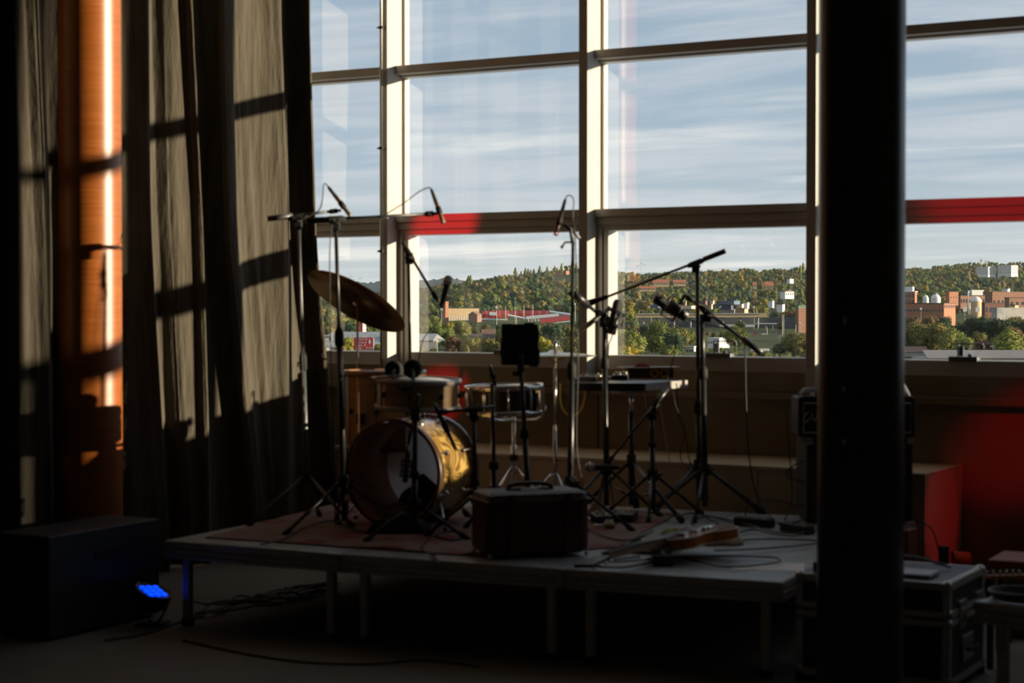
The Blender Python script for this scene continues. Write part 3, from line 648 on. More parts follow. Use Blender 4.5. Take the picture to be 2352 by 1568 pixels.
# ------------------------------------------------------------------ microphone stands
M_stand = mat('black_stand_enamel', (0.020, 0.020, 0.021), 0.34, var=0.15, vscale=20)
def stand(label, base, top, name='microphone_stand', reach=.30, hub_h=.24, yaw=.4, r0=.0135, r1=.0085, sleeve=.55, m=None, group=None, legs=3, legm=None, pole_only_from=None, dz=0.0):
    m = m or M_stand; b0 = onz(base[0], base[1], SZ); Z = depth(b0); tp = at(top[0], top[1], Z + dz)
    T = thing(name, label, 'stand', (b0.x, b0.y, SZ), group)
    b1 = V((b0.x, b0.y, SZ + .05)); mid = b1.lerp(tp, sleeve)
    MB().tube([b1, mid], r0, 12).build('lower_tube', m, T)
    MB().tube([b1.lerp(tp, max(0, sleeve - .05)), tp], r1, 12).build('upper_tube', m, T)
    MB().tube([b1.lerp(tp, sleeve - .035), b1.lerp(tp, sleeve - .03), b1.lerp(tp, sleeve + .012), b1.lerp(tp, sleeve + .03)], [r0 * 1.1, r0 * 1.55, r0 * 1.5, r1 * 1.2], 12).build('height_collar', M_rubber, T)
    ax = (tp - b1).normalized(); hub = b1 + ax * (hub_h - .05)
    hb_ = MB().tube([hub - ax * .03, hub + ax * .03], r0 * 1.9, 12).build('leg_hub', M_rubber, T)
    MB().tube([hub + RT * r0, hub + RT * (r0 + .035)], .006, 8).build('hub_knob', M_rubber, hb_)
    tube_stand_legs(T, hub, SZ, reach, legm or m, yaw, r=.0085, n=legs)
    return T, tp, Z
def boom(T, pts, m=None, r=.0075, weight=True, joint=True, tip_collar=True):
    # pts: counterweight end, joint, far end (3D)
    m = m or M_stand; a, j, e = pts
    MB().tube([a, e], r, 10).build('boom', m, T)
    d = (e - a).normalized()
    if weight: MB().tube([a - d * .005, a + d * .12], r * 1.9, 12).build('counterweight', m, T)
    if joint:
        MB().obox(j - UP * .022, RT, FW, UP, .040, .034, .062).tube([j - d * .05, j - d * .03, j + d * .03, j + d * .05], [r * 1.3, r * 2.1, r * 2.1, r * 1.3], 12).build('boom_joint', M_rubber, T, bevel=.004)
        kb = MB().tube([j - UP * .02 - FW * .015, j - UP * .02 - FW * .045], .004, 8).build('joint_screw', M_steel, T)
        MB().tube([j - UP * .02 - FW * .045 - RT * .022, j - UP * .02 - FW * .045 + RT * .022], .006, 8).build('wing_handle', M_rubber, kb)
    if tip_collar: MB().tube([e - d * .06, e - d * .055, e - d * .02, e - d * .015], [r * 1.1, r * 1.7, r * 1.7, r * 1.1], 10).build('boom_collar', M_rubber, T)
M_micgold = mat('brown_brass_body', (0.30, 0.20, 0.11), 0.35, 0.6, var=0.1)
def pencil_mic(label, a, b2, m, clip_at=.62, group=None):
    # a: cable end, b2: capsule end
    T = thing('pencil_microphone', label, 'microphone', tuple(a), group); d = (b2 - a)
    L = d.length; d.normalize()
    MB().tube([a + d * (L * .30), a + d * (L * .98), b2], [.0105, .0105, .009], 12).build('body', m, T)
    MB().tube([a, a + d * (L * .08), a + d * (L * .30)], [.0045, .0085, .0095], 12).build('cable_plug', M_rubber, T)
    MB().tube([a + d * (L * (clip_at - .09)), a + d * (L * (clip_at + .09))], .0145, 12).build('clip', M_rubber, T)
    MB().tube([b2 - d * .016, b2 - d * .003], .0115, 12).build('capsule', M_grille, T)
    return T
def vocal_mic(label, head, tail, group=None):
    # head: centre of the grille ball, tail: end of the handle
    T = thing('vocal_microphone', label, 'microphone', tuple(tail), group); d = (tail - head); L = d.length; d.normalize()
    MB().tube([head + d * .022, head + d * .030, head + d * (L * .9), tail], [.017, .0185, .0125, .0115], 14).build('handle', M_black, T)
    MB().lathe([(.0001, -.026), (.014, -.023), (.0235, -.010), (.026, .002), (.0245, .014), (.019, .024)], head, d, 20).build('grille', M_grille, T)
    MB().torus(head + d * .001, d, .0262, .003, 24, 8).build('grille_band', M_chrome, T)
    return T
def studio_mic(label, c, ax, group=None, R=.024, L=.17):
    # large microphone inside an elastic cradle
    ax = V(ax).normalized(); T = thing('studio_microphone', label, 'microphone', tuple(c), group)
    MB().tube([c - ax * L * .5, c - ax * (L * .48), c + ax * (L * .1)], [R * .7, R, R], 16).build('body', M_black, T)
    MB().lathe([(R, L * .1), (R * 1.02, L * .15), (R * 1.0, L * .42), (R * .7, L * .5), (.0001, L * .52)], c, ax, 18).build('grille', mat('dark_mic_grille', (.05, .05, .05), .5, .5, var=.1, bump=.5, bscale=500), T)
    n, a, b2 = axes(ax)
    for h in (-.045, .03):
        MB().torus(c + ax * h, ax, R * 2.0, .0045, 24, 8).build('cradle_ring', M_black, T)
    for k in range(6):
        tt = 2 * pi * k / 6; d = a * cos(tt) + b2 * sin(tt); d2 = a * cos(tt + .5) + b2 * sin(tt + .5)
        MB().tube([c - ax * .05 + d * R * 2, c + ax * .035 + d * R * 2], .0035, 6).build('cradle_bar', M_black, T)
        MB().tube([c - ax * .045 + d * R * 2, c - ax * .01 + d2 * R * 1.0, c + ax * .03 + d * R * 2], .002, 6).build('elastic', M_rubber, T)
    return T
def cable(label, pts, r=.0036, m=None, name='cable', cat='cable', n=9):
    P = smooth_path(pts, n); ob = MB().tube(P, r, 7).build(name, m or M_cable, at_=P[0]); return tag(ob, label, cat)
def G(px, py, dz=.004): return onz(px, py, SZ + dz)                # a point on the stage floor

# A: pale steel stand in front of the curtain edge
TA, ta, ZA = stand('steel microphone stand lit by the sun in front of the curtain edge', (708, 1204), (685, 500), reach=.30, yaw=2.0, m=M_greymetal, r0=.0125, r1=.009, sleeve=.52)
boom(TA, (at(617, 502, ZA - .02), ta, at(783, 483, ZA + .05)), m=M_greymetal)
pencil_mic('thin pencil microphone hanging left above the cymbal at the curtain edge', at(753, 428, ZA + .05), at(806, 497, ZA + .03), M_micgold)
cable('thin cable looping from the left pencil microphone down the sunlit steel stand', [at(753, 428, ZA + .05), at(747, 421, ZA + .05), at(743, 428, ZA + .04), at(740, 462, ZA + .02), at(731, 484, ZA + .01), at(706, 500, ZA - .02), at(690, 530, ZA - .025), at(692, 760, ZA - .03), at(700, 1000, ZA - .03), G(700, 1190)], .0028)
# B: black stand with the long level boom
TB, tb, ZB = stand('black microphone stand with a long level boom over the drum kit', (792, 1218), (771, 512), reach=.34, yaw=.2, r0=.0155, r1=.0095, sleeve=.62)
boom(TB, (at(705, 507, ZB), tb + UP * .018, at(1003, 490, ZB + .2)), r=.0085)
pencil_mic('thin pencil microphone pointing down at the right end of the long level boom', at(990, 433, ZB + .2), at(1019, 513, ZB + .18), M_micgold)
cable('thin cable running slack from the right pencil microphone along the long boom', [at(990, 434, ZB + .2), at(983, 431, ZB + .2), at(960, 442, ZB + .18), at(925, 468, ZB + .14), at(885, 493, ZB + .1), at(880, 500, ZB + .1), at(800, 506, ZB + .02), at(762, 520, ZB - .03), at(758, 700, ZB - .04), at(762, 900, ZB - .04), at(768, 1100, ZB - .04), G(770, 1205)], .0030)
# C: short boom with a vocal microphone over the drums
TC, tcp, ZC_ = stand('black microphone stand behind the drums with a boom falling to the right', (948, 1172), (938, 588), reach=.26, yaw=.9, r0=.0135, r1=.0085, sleeve=.5)
bC = at(924, 556, ZC_ - .0), at(1006, 692, ZC_ - .1)
boom(TC, (bC[0], at(940, 584, ZC_), bC[1]), weight=False)
vocal_mic('ball headed vocal microphone standing upright at the end of the falling boom', at(1029, 643, ZC_ - .1), at(1013, 706, ZC_ - .1))
cable('short cable hanging from the upright vocal microphone', [at(1013, 706, ZC_ - .1), at(1012, 728, ZC_ - .1), at(1006, 742, ZC_ - .08), at(985, 760, ZC_ - .03), at(966, 800, ZC_ + .02), at(958, 900, ZC_ + .05), at(965, 1080, ZC_ + .05), G(975, 1165)], .0028)
# K: short thick stand right before the bass drum
TK, tk, ZK = stand('short black microphone stand directly before the open bass drum', (951, 1236), (954, 938), reach=.27, hub_h=.16, yaw=.15, r0=.016, r1=.0125, sleeve=.45)
boom(TK, (at(962, 905, ZK - .06), at(954, 940, ZK), at(938, 1020, ZK + .06)), weight=False, tip_collar=False)
studio_mic('black drum microphone hanging before the bass drum opening', at(934, 1072, ZK + .09), UP * 1 + RT * .1, R=.014, L=.15)
# L: stand with the level arm to the dark snare
TL, tl_, ZL = stand('black microphone stand between the bass drum and the dark snare', (1094, 1238), (1088, 945), reach=.24, hub_h=.20, yaw=1.3, r0=.0135, r1=.010, sleeve=.4)
boom(TL, (at(1136, 933, ZL + .06), at(1089, 940, ZL), at(1002, 948, ZL - .1)), weight=False)
pencil_mic('black drum microphone slanting over the bass drum rim', at(1048, 1034, ZL - .03), at(997, 926, ZL - .1), M_black, .5)
# N: thick short stand before the dark snare
TN, tn, ZN = stand('black microphone stand with a small drum microphone before the dark snare', (1137, 1225), (1130, 880), reach=.22, hub_h=.20, yaw=.7, r0=.017, r1=.010, sleeve=.42)
pencil_mic('stubby black microphone on top of the short stand before the dark snare', at(1138, 886, ZN - .03), at(1124, 838, ZN + .02), M_black, .45)
# D: tall stand with a pencil microphone at the middle post
TD, td, ZD = stand('tall black microphone stand in front of the middle window post', (1309, 1222), (1316, 560), reach=.30, yaw=.5, r0=.0155, r1=.008, sleeve=.55)
MB().tube([td, at(1311, 528, ZD), at(1294, 514, ZD)], .010, 10).tube([at(1311, 528, ZD), at(1332, 548, ZD)], .008, 10).build('swivel_head', M_greymetal, TD)
MB().tube([at(1316, 556, ZD), at(1298, 556, ZD), at(1291, 566, ZD)], .005, 8).ball(at(1291, 567, ZD), .009, 8).build('swivel_handle', M_rubber, TD)
pencil_mic('black pencil microphone leaning on top of the tall stand at the middle post', at(1299, 456, ZD), at(1276, 541, ZD), M_black)
cable('thin cable looping over the tall stand at the middle post', [at(1299, 456, ZD), at(1304, 449, ZD), at(1312, 450, ZD), at(1318, 462, ZD), at(1316, 500, ZD), at(1322, 560, ZD - .02), at(1328, 800, ZD - .03), at(1324, 1000, ZD - .03), at(1330, 1070, ZD - .02), at(1338, 1110, ZD), G(1345, 1200)], .0028)
# F: stand carrying the bundle of clamps
TF, tf, ZF = stand('black microphone stand with a thick slanting boom before the middle post', (1393, 1182), (1388, 722), reach=.30, yaw=.1, r0=.014, r1=.011, sleeve=.75)
boom(TF, (at(1309, 668, ZF - .05), at(1386, 728, ZF), at(1402, 742, ZF + .02)), r=.010, tip_collar=False)
MB().tube([at(1333, 762, ZF - .03), at(1352, 745, ZF - .03), at(1402, 706, ZF)], [.008, .014, .012], 12).build('clamp_arm', M_greymetal, TF)
studio_mic('black studio microphone in an elastic cradle near the middle window post', at(1412, 728, ZF), UP * .9 + RT * .22, R=.027, L=.185)
cable('cable hanging from the studio microphone near the middle post', [at(1408, 765, ZF), at(1404, 778, ZF), at(1398, 800, ZF + .02), at(1396, 900, ZF + .03), at(1400, 1080, ZF + .03), G(1412, 1175)], .003)
# E and G: the two poles standing together at the right
TE, te, ZE = stand('tall black stand with the highest slanting boom right of the table', (1606, 1170), (1601, 606), reach=.36, yaw=.25, r0=.0155, r1=.0105, sleeve=.40)
boom(TE, (at(1664, 577, ZE - .1), at(1598, 604, ZE), at(1372, 690, ZE + .1)), r=.0075)
vocal_mic('small microphone at the low end of the highest boom', at(1346, 699, ZE + .12), at(1385, 684, ZE + .1))
TG, tg, ZG = stand('second black stand close beside the tall one with a boom falling right', (1620, 1184), (1612, 722), reach=.34, yaw=.8, r0=.0165, r1=.013, sleeve=.7)
boom(TG, (at(1748, 810, ZG - .12), at(1624, 716, ZG), at(1572, 677, ZG + .05)), r=.0085)
MB().tube([at(1573, 677, ZG + .05), at(1560, 700, ZG + .05), at(1553, 708, ZG + .05)], .008, 10).build('boom_elbow', M_rubber, TG)
studio_mic('black studio microphone in a round elastic cradle beside the two poles', at(1541, 706, ZG + .06), RT * -.75 + UP * .45, R=.029, L=.20)
cable('cable sagging from the cradle microphone to the second pole', [at(1563, 724, ZG + .06), at(1585, 735, ZG + .05), at(1602, 740, ZG + .02), at(1640, 748, ZG), at(1680, 758, ZG - .05), at(1706, 775, ZG - .08)], .0032)
cable('long cable hanging from the low end of the right boom to the stage floor', [at(1706, 778, ZG - .08), at(1711, 800, ZG - .08), at(1713, 900, ZG - .06), at(1717, 1000, ZG - .05), at(1728, 1100, ZG - .02), at(1745, 1150, ZG), G(1772, 1188), G(1800, 1200), G(1840, 1196)], .0038)
cable('thin cable hanging from the table edge beneath the two cradle microphones', [at(1556, 730, ZG + .06), at(1552, 790, ZG + .1), at(1545, 830, ZG + .12), at(1533, 868, ZG + .1), at(1545, 900, ZG + .1), at(1553, 935, ZG + .08), at(1572, 985, ZG + .07), at(1563, 1050, ZG + .06), at(1590, 1085, ZG + .05), G(1640, 1160)], .0028)

# ------------------------------------------------------------------ black tablet on its own stand
TM, tm, ZM = stand('black stand carrying the square black tablet', (1218, 1252), (1197, 850), name='tablet_stand', reach=.24, hub_h=.18, yaw=.2, r0=.014, r1=.0105, sleeve=.62)
MB().tube([at(1196, 852, ZM), at(1196, 812, ZM + .03)], .016, 10).obox(at(1186, 858, ZM), RT, FW, UP, .035, .02, .02).build('tilt_head', M_rubber, TM)
tc_ = at(1194, 791, ZM + .05); tu = (UP * .97 + FW * .24).normalized(); tr_ = (RT * .995 - UP * .02).normalized(); tn_ = tr_.cross(tu)
T = thing('tablet', 'square black tablet seen from behind on a stand before the hi-hat', 'tablet', tuple(at(1194, 840, ZM + .03)))
MB().obox(tc_, tr_, tu, tn_, .172, .196, .010).build('body', M_rubber, T, bevel=.006)
for (du, dv, a, b2) in ((.062, -.09, .04, .03), (.082, -.055, .022, .07), (-.084, -.03, .012, .06), (.045, .098, .05, .014), (.084, .05, .012, .055)):
    MB().obox(tc_ + tr_ * du + tu * dv - tn_ * .002, tr_, tu, tn_, a, b2, .018).build('holder_claw', M_black, T, bevel=.004)
MB().obox(tc_ - tn_ * -.009 + tr_ * .0, tr_, tu, tn_, .06, .06, .012).build('holder_plate', M_black, T, bevel=.004)

# ------------------------------------------------------------------ table on a tripod stand with small gear
tz = onz(1450, 1172, SZ); Zt = depth(tz)
T = thing('tripod_table', 'small black tray table on a tripod crowded with gear', 'table', tuple(tz))
cA, cB_, cC = at(1480, 880, Zt - .13), at(1316, 878, Zt - .07), at(1578, 862, Zt + .28)
tx = (cA - cB_); ty = (cC - cA); tx.z = ty.z = 0; ztop = cA.z
cB_.z = cC.z = ztop; cD = cB_ + (cC - cA)
MB().prism([cA, cC, cD, cB_], (0, 0, -.042)).build('tray', M_black, T, bevel=.004)
e1 = ty.normalized(); nrm_ = V((e1.y, -e1.x, 0))
MB().prism([cA + e1 * .01 + nrm_ * .001, cA + e1 * .01 + nrm_ * .004, cC + nrm_ * .004, cC + nrm_ * .001], (0, 0, -.040)).build('side_strip', mat('grey_tape', (.34, .31, .29), .6, var=.12), T)
pt = V((tz.x, tz.y, ztop - .05))
MB().tube([V((tz.x, tz.y, SZ + .03)), V((tz.x, tz.y, ztop - .16))], .016, 14).build('post', M_stand, T)
MB().tube([V((tz.x, tz.y, ztop - .17)), pt], .0125, 12).obox(pt, tx, e1, (0, 0, 1), .16, .16, .012).build('upper_post', M_chrome, T)
hub = V((tz.x, tz.y, SZ + .27))
MB().tube([hub - V((0, 0, .04)), hub + V((0, 0, .03))], .026, 14).build('leg_hub', M_rubber, T)
for px, py in ((1352, 1150), (1566, 1196), (1462, 1166)):
    f = onz(px, py, SZ + .012); lg = MB().tube([hub, f], .011, 8).build('leg', M_stand, T)
    MB().tube([f - (f - hub).normalized() * .05, f], .018, 8).build('rubber_foot', M_rubber, lg)
    MB().tube([V((tz.x, tz.y, SZ + .07)), f.lerp(hub, .45)], .007, 8).build('leg_brace', M_stand, T)
def tabpt(px, py, f): # point over the tray; f runs from the front edge (0) to the back (1)
    p = onz(px, py, ztop); return p
M_knob = mat('cream_knob', (.62, .55, .42), .35, var=.05)
def pedal(name, label, c, ux, sx_, sy_, sz_, m, knobs, group=None, cat='effects pedal', jack=True, z=None):
    ux = V(ux); ux.z = 0; ux.normalize(); uy = V((-ux.y, ux.x, 0)); T_ = thing(name, label, cat, tuple(c), group)
    p = lambda u, v, w_: V(c) + ux * u + uy * v + V((0, 0, w_))
    MB().add([p(-sx_ / 2, -sy_ / 2, .002), p(sx_ / 2, -sy_ / 2, .002), p(sx_ / 2, sy_ / 2, .002), p(-sx_ / 2, sy_ / 2, .002), p(-sx_ / 2 * .96, -sy_ / 2 * .96, sz_ * .75), p(sx_ / 2 * .96, -sy_ / 2 * .96, sz_ * .75), p(sx_ / 2 * .96, sy_ / 2 * .96, sz_), p(-sx_ / 2 * .96, sy_ / 2 * .96, sz_)],
             [(0, 3, 2, 1), (4, 5, 6, 7), (0, 1, 5, 4), (1, 2, 6, 5), (2, 3, 7, 6), (3, 0, 4, 7)]).build('housing', m, T_, bevel=.003)
    for k in range(knobs):
        u = (k - (knobs - 1) / 2) * sx_ * .8 / max(knobs, 1); MB().lathe([(.009, 0), (.008, .012), (.0001, .0125)], p(u, sy_ * .25, sz_ * .92), (0, 0, 1), 12).build('knob', M_knob, T_)
    MB().lathe([(.007, 0), (.007, .01), (.0001, .012)], p(0, -sy_ * .28, sz_ * .80), (0, 0, 1), 12).build('foot_switch', M_chrome, T_)
    if jack: MB().tube([p(-sx_ / 2, 0, sz_ * .4), p(-sx_ / 2 - .05, 0, sz_ * .4)], .006, 8).build('jack_plug', M_chrome, T_)
    return T_
pedal('effects_pedal', 'small grey pedal with pale knobs at the left end of the tray table', onz(1350, 876, ztop), tx, .10, .06, .035, M_greymetal, 3)
pedal('effects_pedal', 'brass coloured pedal glinting in the sun on the tray table', onz(1378, 874, ztop), tx, .07, .06, .03, mat('brass_box', (.55, .38, .16), .3, .8, var=.1), 2)
pedal('effects_pedal', 'black pedal with pale knobs in the middle of the tray table', onz(1425, 872, ztop), tx, .09, .07, .035, M_black, 4)
wc = onz(1490, 868, ztop)
T = thing('wooden_box', 'dark brown wooden box with two copper rings on the tray table', 'box', tuple(wc))
uxx = (tx.normalized() * .93 + e1 * .36).normalized(); uyy = V((-uxx.y, uxx.x, 0))
MB().obox(wc + V((0, 0, .03)), uxx, uyy, (0, 0, 1), .26, .12, .054).build('case', mat('dark_box_wood', (.045, .02, .012), .4, var=.2, stretch=(1, 6, 6)), T, bevel=.003)
for u in (.02, .075): MB().torus(wc + uxx * u - uyy * .062 + V((0, 0, .03)), uyy, .020, .0045, 24, 8).build('copper_ring', mat('copper_ring', (.55, .22, .08), .3, .9, var=.1), T)
lid = MB().obox(wc + V((0, 0, .060)), uxx, uyy, (0, 0, 1), .34, .14, .008).build('paper_pad', mat('grey_card', (.40, .36, .35), .7, var=.1), bevel=.002); tag(lid, 'flat grey card lying over the wooden box on the tray table', 'card')
lump('red_pouch', mat('red_cloth', (.25, .02, .03), .8, var=.2), wc + V((0, 0, .0645)) - uxx * .04, uxx, uyy, .09, .06, .026, 'small dark red pouch on top of the grey card', 'pouch', 21)
pc = onz(1556, 860, ztop)
T = thing('laptop', 'half open black laptop with a pale lid edge at the right of the tray table', 'laptop', tuple(pc))
MB().obox(pc + V((0, 0, .008)), uxx, uyy, (0, 0, 1), .20, .14, .014).build('base', M_black, T, bevel=.003)
sc2 = pc + uxx * .09 + V((0, 0, .056)); su = (V((0, 0, 1)) * .97 + uxx * -.2).normalized()
MB().obox(sc2, uyy, su, uyy.cross(su), .15, .088, .006).build('screen', mat('pale_lid', (.38, .40, .40), .5, var=.05), T, bevel=.002)
MB().obox(sc2 - uxx * .005, uyy, su, uyy.cross(su), .142, .08, .004).build('display', M_black, T)
# yellow cable bow, pale strap ends hanging from the table
cable('yellow cable hanging in a bow under the left end of the tray table', [at(1287, 880, Zt - .05), at(1287, 915, Zt - .05), at(1292, 938, Zt - .05), at(1306, 953, Zt - .05), at(1322, 953, Zt - .05), at(1336, 938, Zt - .05), at(1343, 912, Zt - .05), at(1344, 884, Zt - .05)], .0050, mat('yellow_cable', (.70, .48, .06), .45, var=.08), cat='cable')
for i, (lab, pts) in enumerate((('pale thin cable hanging straight under the corner of the tray table', [(1478, 896), (1480, 906), (1482, 922), (1484, 936)]), ('pale slanting cable under the right end of the tray table', [(1527, 886), (1521, 910), (1517, 928), (1519, 950), (1521, 960), (1527, 1000), (1545, 1090), (1560, 1140)]), ('dark cable hanging at the right end of the tray table', [(1553, 880), (1556, 900), (1555, 915), (1560, 960), (1575, 1000), (1585, 1060), (1620, 1120)]))):
    cable(lab, [at(x, y, Zt - .1 + .02 * i) for x, y in pts], .0030, mat('pale_cable', (.42, .36, .26), .5, var=.1) if i < 2 else None)
# P: low stand under the table with a long slanting boom and a vocal microphone
TP, tpp, ZPp = stand('black stand under the tray table whose boom slants down left', (1500, 1188), (1497, 955), reach=.28, hub_h=.22, yaw=.9, r0=.015, r1=.011, sleeve=.7)
boom(TP, (at(1532, 893, ZPp + .02), at(1498, 940, ZPp), at(1392, 1068, ZPp - .12)), r=.0075, weight=True)
vocal_mic('ball headed vocal microphone lying level low before the bench', at(1354, 1073, ZPp - .14), at(1424, 1073, ZPp - .12))

# ------------------------------------------------------------------ leather case at the front of the stage
M_leather = mat('brown_leather', (0.060, 0.022, 0.014), 0.42, var=0.3, vscale=9, bump=0.3, bscale=60, rvar=.1)
L0, L1 = G(1126, 1288, 0), G(1352, 1277, 0)
lx = (L1 - L0); lx.z = 0; LW = lx.length + .02; lx.normalize(); ly = V((-lx.y, lx.x, 0)); LH, LD = .285, .26
lc = (L0 + L1) / 2 + ly * LD / 2; lc.z = SZ + .009
T = thing('leather_case', 'boxy worn brown leather case standing at the front of the stage', 'case', tuple(lc))
MB().obox(lc + V((0, 0, LH / 2)), lx, ly, (0, 0, 1), LW, LD, LH - .01).build('body', M_leather, T, bevel=.035)
MB().obox(lc + V((0, 0, LH - .045)), lx, ly, (0, 0, 1), LW + .012, LD + .012, .012).build('lid_seam', M_leather, T, bevel=.004)
for s_ in (-1, 1):
    MB().obox(lc + lx * (s_ * LW * .27) - ly * (LD / 2 + .003) + V((0, 0, LH * .5)), lx, ly, (0, 0, 1), .03, .008, LH * .92).build('strap', M_leather, T, bevel=.002)
    MB().obox(lc + lx * (s_ * LW * .16) + V((0, 0, LH - .003)), lx, ly, (0, 0, 1), .07, .02, .010).build('handle_plate', M_leather, T, bevel=.003)
    for q in (-1, 1): MB().ball(lc + lx * (s_ * LW * .47) + ly * (q * LD * .44) + V((0, 0, .004)), .010, 8).build('stud', M_steel, T)
hp = lc + V((0, 0, LH))
MB().tube(smooth_path([hp - lx * .100, hp - lx * .094 + V((0, 0, .012)), hp - lx * .06 + V((0, 0, .020)), hp + V((0, 0, .022)), hp + lx * .06 + V((0, 0, .020)), hp + lx * .094 + V((0, 0, .012)), hp + lx * .100], 6), .010, 10).build('handle', M_leather, T)

# ------------------------------------------------------------------ electric guitar lying on the right deck
M_sun = bpy.data.materials.new('sunburst_lacquer'); M_sun.use_nodes = True
t = M_sun.node_tree; b = t.nodes['Principled BSDF']; b.inputs['Roughness'].default_value = 0.22; b.inputs['Coat Weight'].default_value = 0.6
tcn = nd(t, 'ShaderNodeTexCoord'); nz = nd(t, 'ShaderNodeTexNoise', Scale=6.0, Detail=5.0); mpn = nd(t, 'ShaderNodeMapping'); mpn.inputs['Scale'].default_value = (1, 9, 1); lk(t, tcn.outputs['Object'], mpn.inputs[0]); lk(t, mpn.outputs[0], nz.inputs['Vector'])
rc = ramp(t, nz.outputs['Fac'], [(0.3, (0.30, 0.075, 0.012)), (0.7, (0.46, 0.14, 0.025))]); lk(t, rc.outputs[0], b.inputs['Base Color'])
M_cream = mat('cream_binding', (.62, .52, .36), .4, var=.05)
M_fret = mat('dark_fretboard', (.035, .02, .014), .4, var=.2)
gb, gh = onz(1578, 1236, SZ + .085), onz(1252, 1318, SZ + .045)
gx = (gh - gb).normalized(); gy = V((-gx.y, gx.x, 0)).normalized(); gz = gx.cross(gy)
if gz.z < 0: gy = -gy; gz = gx.cross(gy)
gz = (gz + gy * -.10).normalized(); gy = gz.cross(gx).normalized()
def GP(u, v, w_): return gb + gx * u + gy * v + gz * w_
half = [(-.235, .0), (-.225, .08), (-.185, .145), (-.13, .170), (-.07, .160), (-.015, .125), (.03, .112), (.08, .122), (.13, .130), (.175, .115), (.205, .085), (.215, .050), (.19, .032)]
outl = smooth_path([V((u, v, 0)) for u, v in half], 4)
outl = [(p.x, p.y) for p in outl] + [(p.x, -p.y) for p in reversed(outl[1:])]
T = thing('electric_guitar', 'orange sunburst electric guitar lying flat on the right stage deck', 'guitar', tuple(V((gb.x, gb.y, SZ + .03))))
MB().prism([GP(u, v, -.022) for u, v in outl], gz * .044).build('body', M_sun, T, bevel=.003)
for w_ in (.0225, -.0225): MB().tube([GP(u * 1.003, v * 1.003, w_) for u, v in outl + outl[:1]], .0028, 6).build('binding', M_cream, T)
MB().add([GP(.14, -.026, .024), GP(.14, .026, .024), GP(.60, .021, .020), GP(.60, -.021, .020), GP(.17, -.022, -.004), GP(.17, .022, -.004), GP(.60, .018, -.002), GP(.60, -.018, -.002)], [(0, 1, 2, 3), (4, 7, 6, 5), (0, 4, 5, 1), (1, 5, 6, 2), (2, 6, 7, 3), (3, 7, 4, 0)]).build('neck', mat('neck_maple', (.36, .24, .13), .35, var=.1), T)
fb = MB().add([GP(.10, -.027, .024), GP(.10, .027, .024), GP(.60, .0215, .020), GP(.60, -.0215, .020), GP(.10, -.027, .030), GP(.10, .027, .030), GP(.60, .0215, .026), GP(.60, -.0215, .026)], [(0, 3, 2, 1), (4, 5, 6, 7), (0, 1, 5, 4), (1, 2, 6, 5), (2, 3, 7, 6), (3, 0, 4, 7)]).build('fretboard', M_fret, T)
for k in range(15):
    u = .60 - .62 * (1 - .5 ** (k / 12)); MB().tube([GP(u, -.0235, .029), GP(u, .0235, .029)], .0012, 5).build('fret', M_steel, fb)
hd = MB().prism([GP(.60, -.022, .004), GP(.60, .022, .004), GP(.64, .040, -.003), GP(.76, .046, -.014), GP(.77, .0, -.012), GP(.76, -.046, -.014), GP(.64, -.040, -.003)], gz * .015).build('headstock', M_black, T, bevel=.002)
for k in range(3):
    for s_ in (-1, 1):
        p = GP(.65 + .038 * k, s_ * .043, -.002 - .003 * k); MB().tube([p - gy * (s_ * .012), p + gy * (s_ * .012)], .003, 6).ball(p + gy * (s_ * .020), .009, 8, (1, 1, .6)).build('tuner', M_chrome, hd)
for u in (.055, -.045): MB().obox(GP(u, 0, .028), gx, gy, gz, .038, .075, .012).build('pickup', M_chrome, T, bevel=.002)
MB().obox(GP(-.09, 0, .032), gx, gy, gz, .016, .09, .014).build('bridge', M_chrome, T, bevel=.002)
MB().tube([GP(-.10, 0, .032), GP(-.20, .03, .028)], .005, 6).tube([GP(-.10, 0, .032), GP(-.20, -.03, .028)], .005, 6).obox(GP(-.165, 0, .028), gx, gy, gz, .07, .07, .004).build('tailpiece', M_chrome, T)
for u, v in ((-.16, -.10), (-.10, -.125), (-.19, -.06), (-.13, -.07)): MB().lathe([(.013, 0), (.011, .014), (.0001, .015)], GP(u, v, .022), gz, 12).build('knob', M_knob, T)
for k in range(6): MB().tube([GP(-.09, (k - 2.5) * .0105, .040), GP(.60, (k - 2.5) * .007, .030)], .0006, 4).build('string', M_steel, T)
# things around the guitar
sb_ = G(1500, 1262, 0)
lump('black_bag', M_cloth_d, sb_ + V((0, 0, .0005)), gx, gy, .36, .22, .075, 'limp black bag under the neck end of the electric guitar', 'bag', 31)
lump('cloth_bag', mat('beige_canvas', (.34, .26, .17), .9, var=.25, vscale=9, bump=.5, bscale=70), G(1655, 1246, 0), RT, FW, .21, .25, .085, 'crumpled beige canvas bag behind the body of the electric guitar', 'bag', 33)
lump('green_cloth', mat('olive_green_cloth', (.20, .26, .03), .85, var=.25), GP(-.02, -.10 if gy.dot(FW) < 0 else .10, .024), gx, gy, .12, .05, .022, 'small olive green cloth on the electric guitar', 'cloth', 34)
pedal('effects_pedal', 'black stomp pedal on the front edge of the right deck before the guitar', G(1520, 1297, 0), RT, .085, .12, .062, M_black, 3)
pp = [onz(x, y, SZ) for x, y in ((1676, 1309), (1846, 1312), (1849, 1293), (1790, 1293))]
pp = [onz(1676, 1308, SZ), onz(1845, 1312, SZ), onz(1849, 1294, SZ), onz(1776, 1294, SZ), onz(1700, 1300, SZ)]
flat_patch('paper_sheet', mat('white_paper', (.86, .82, .79), .8, var=.03), pp, SZ + .0006, .0012, 'white paper sheet lying at the right front corner of the stage', 'paper', 0.0, 1)
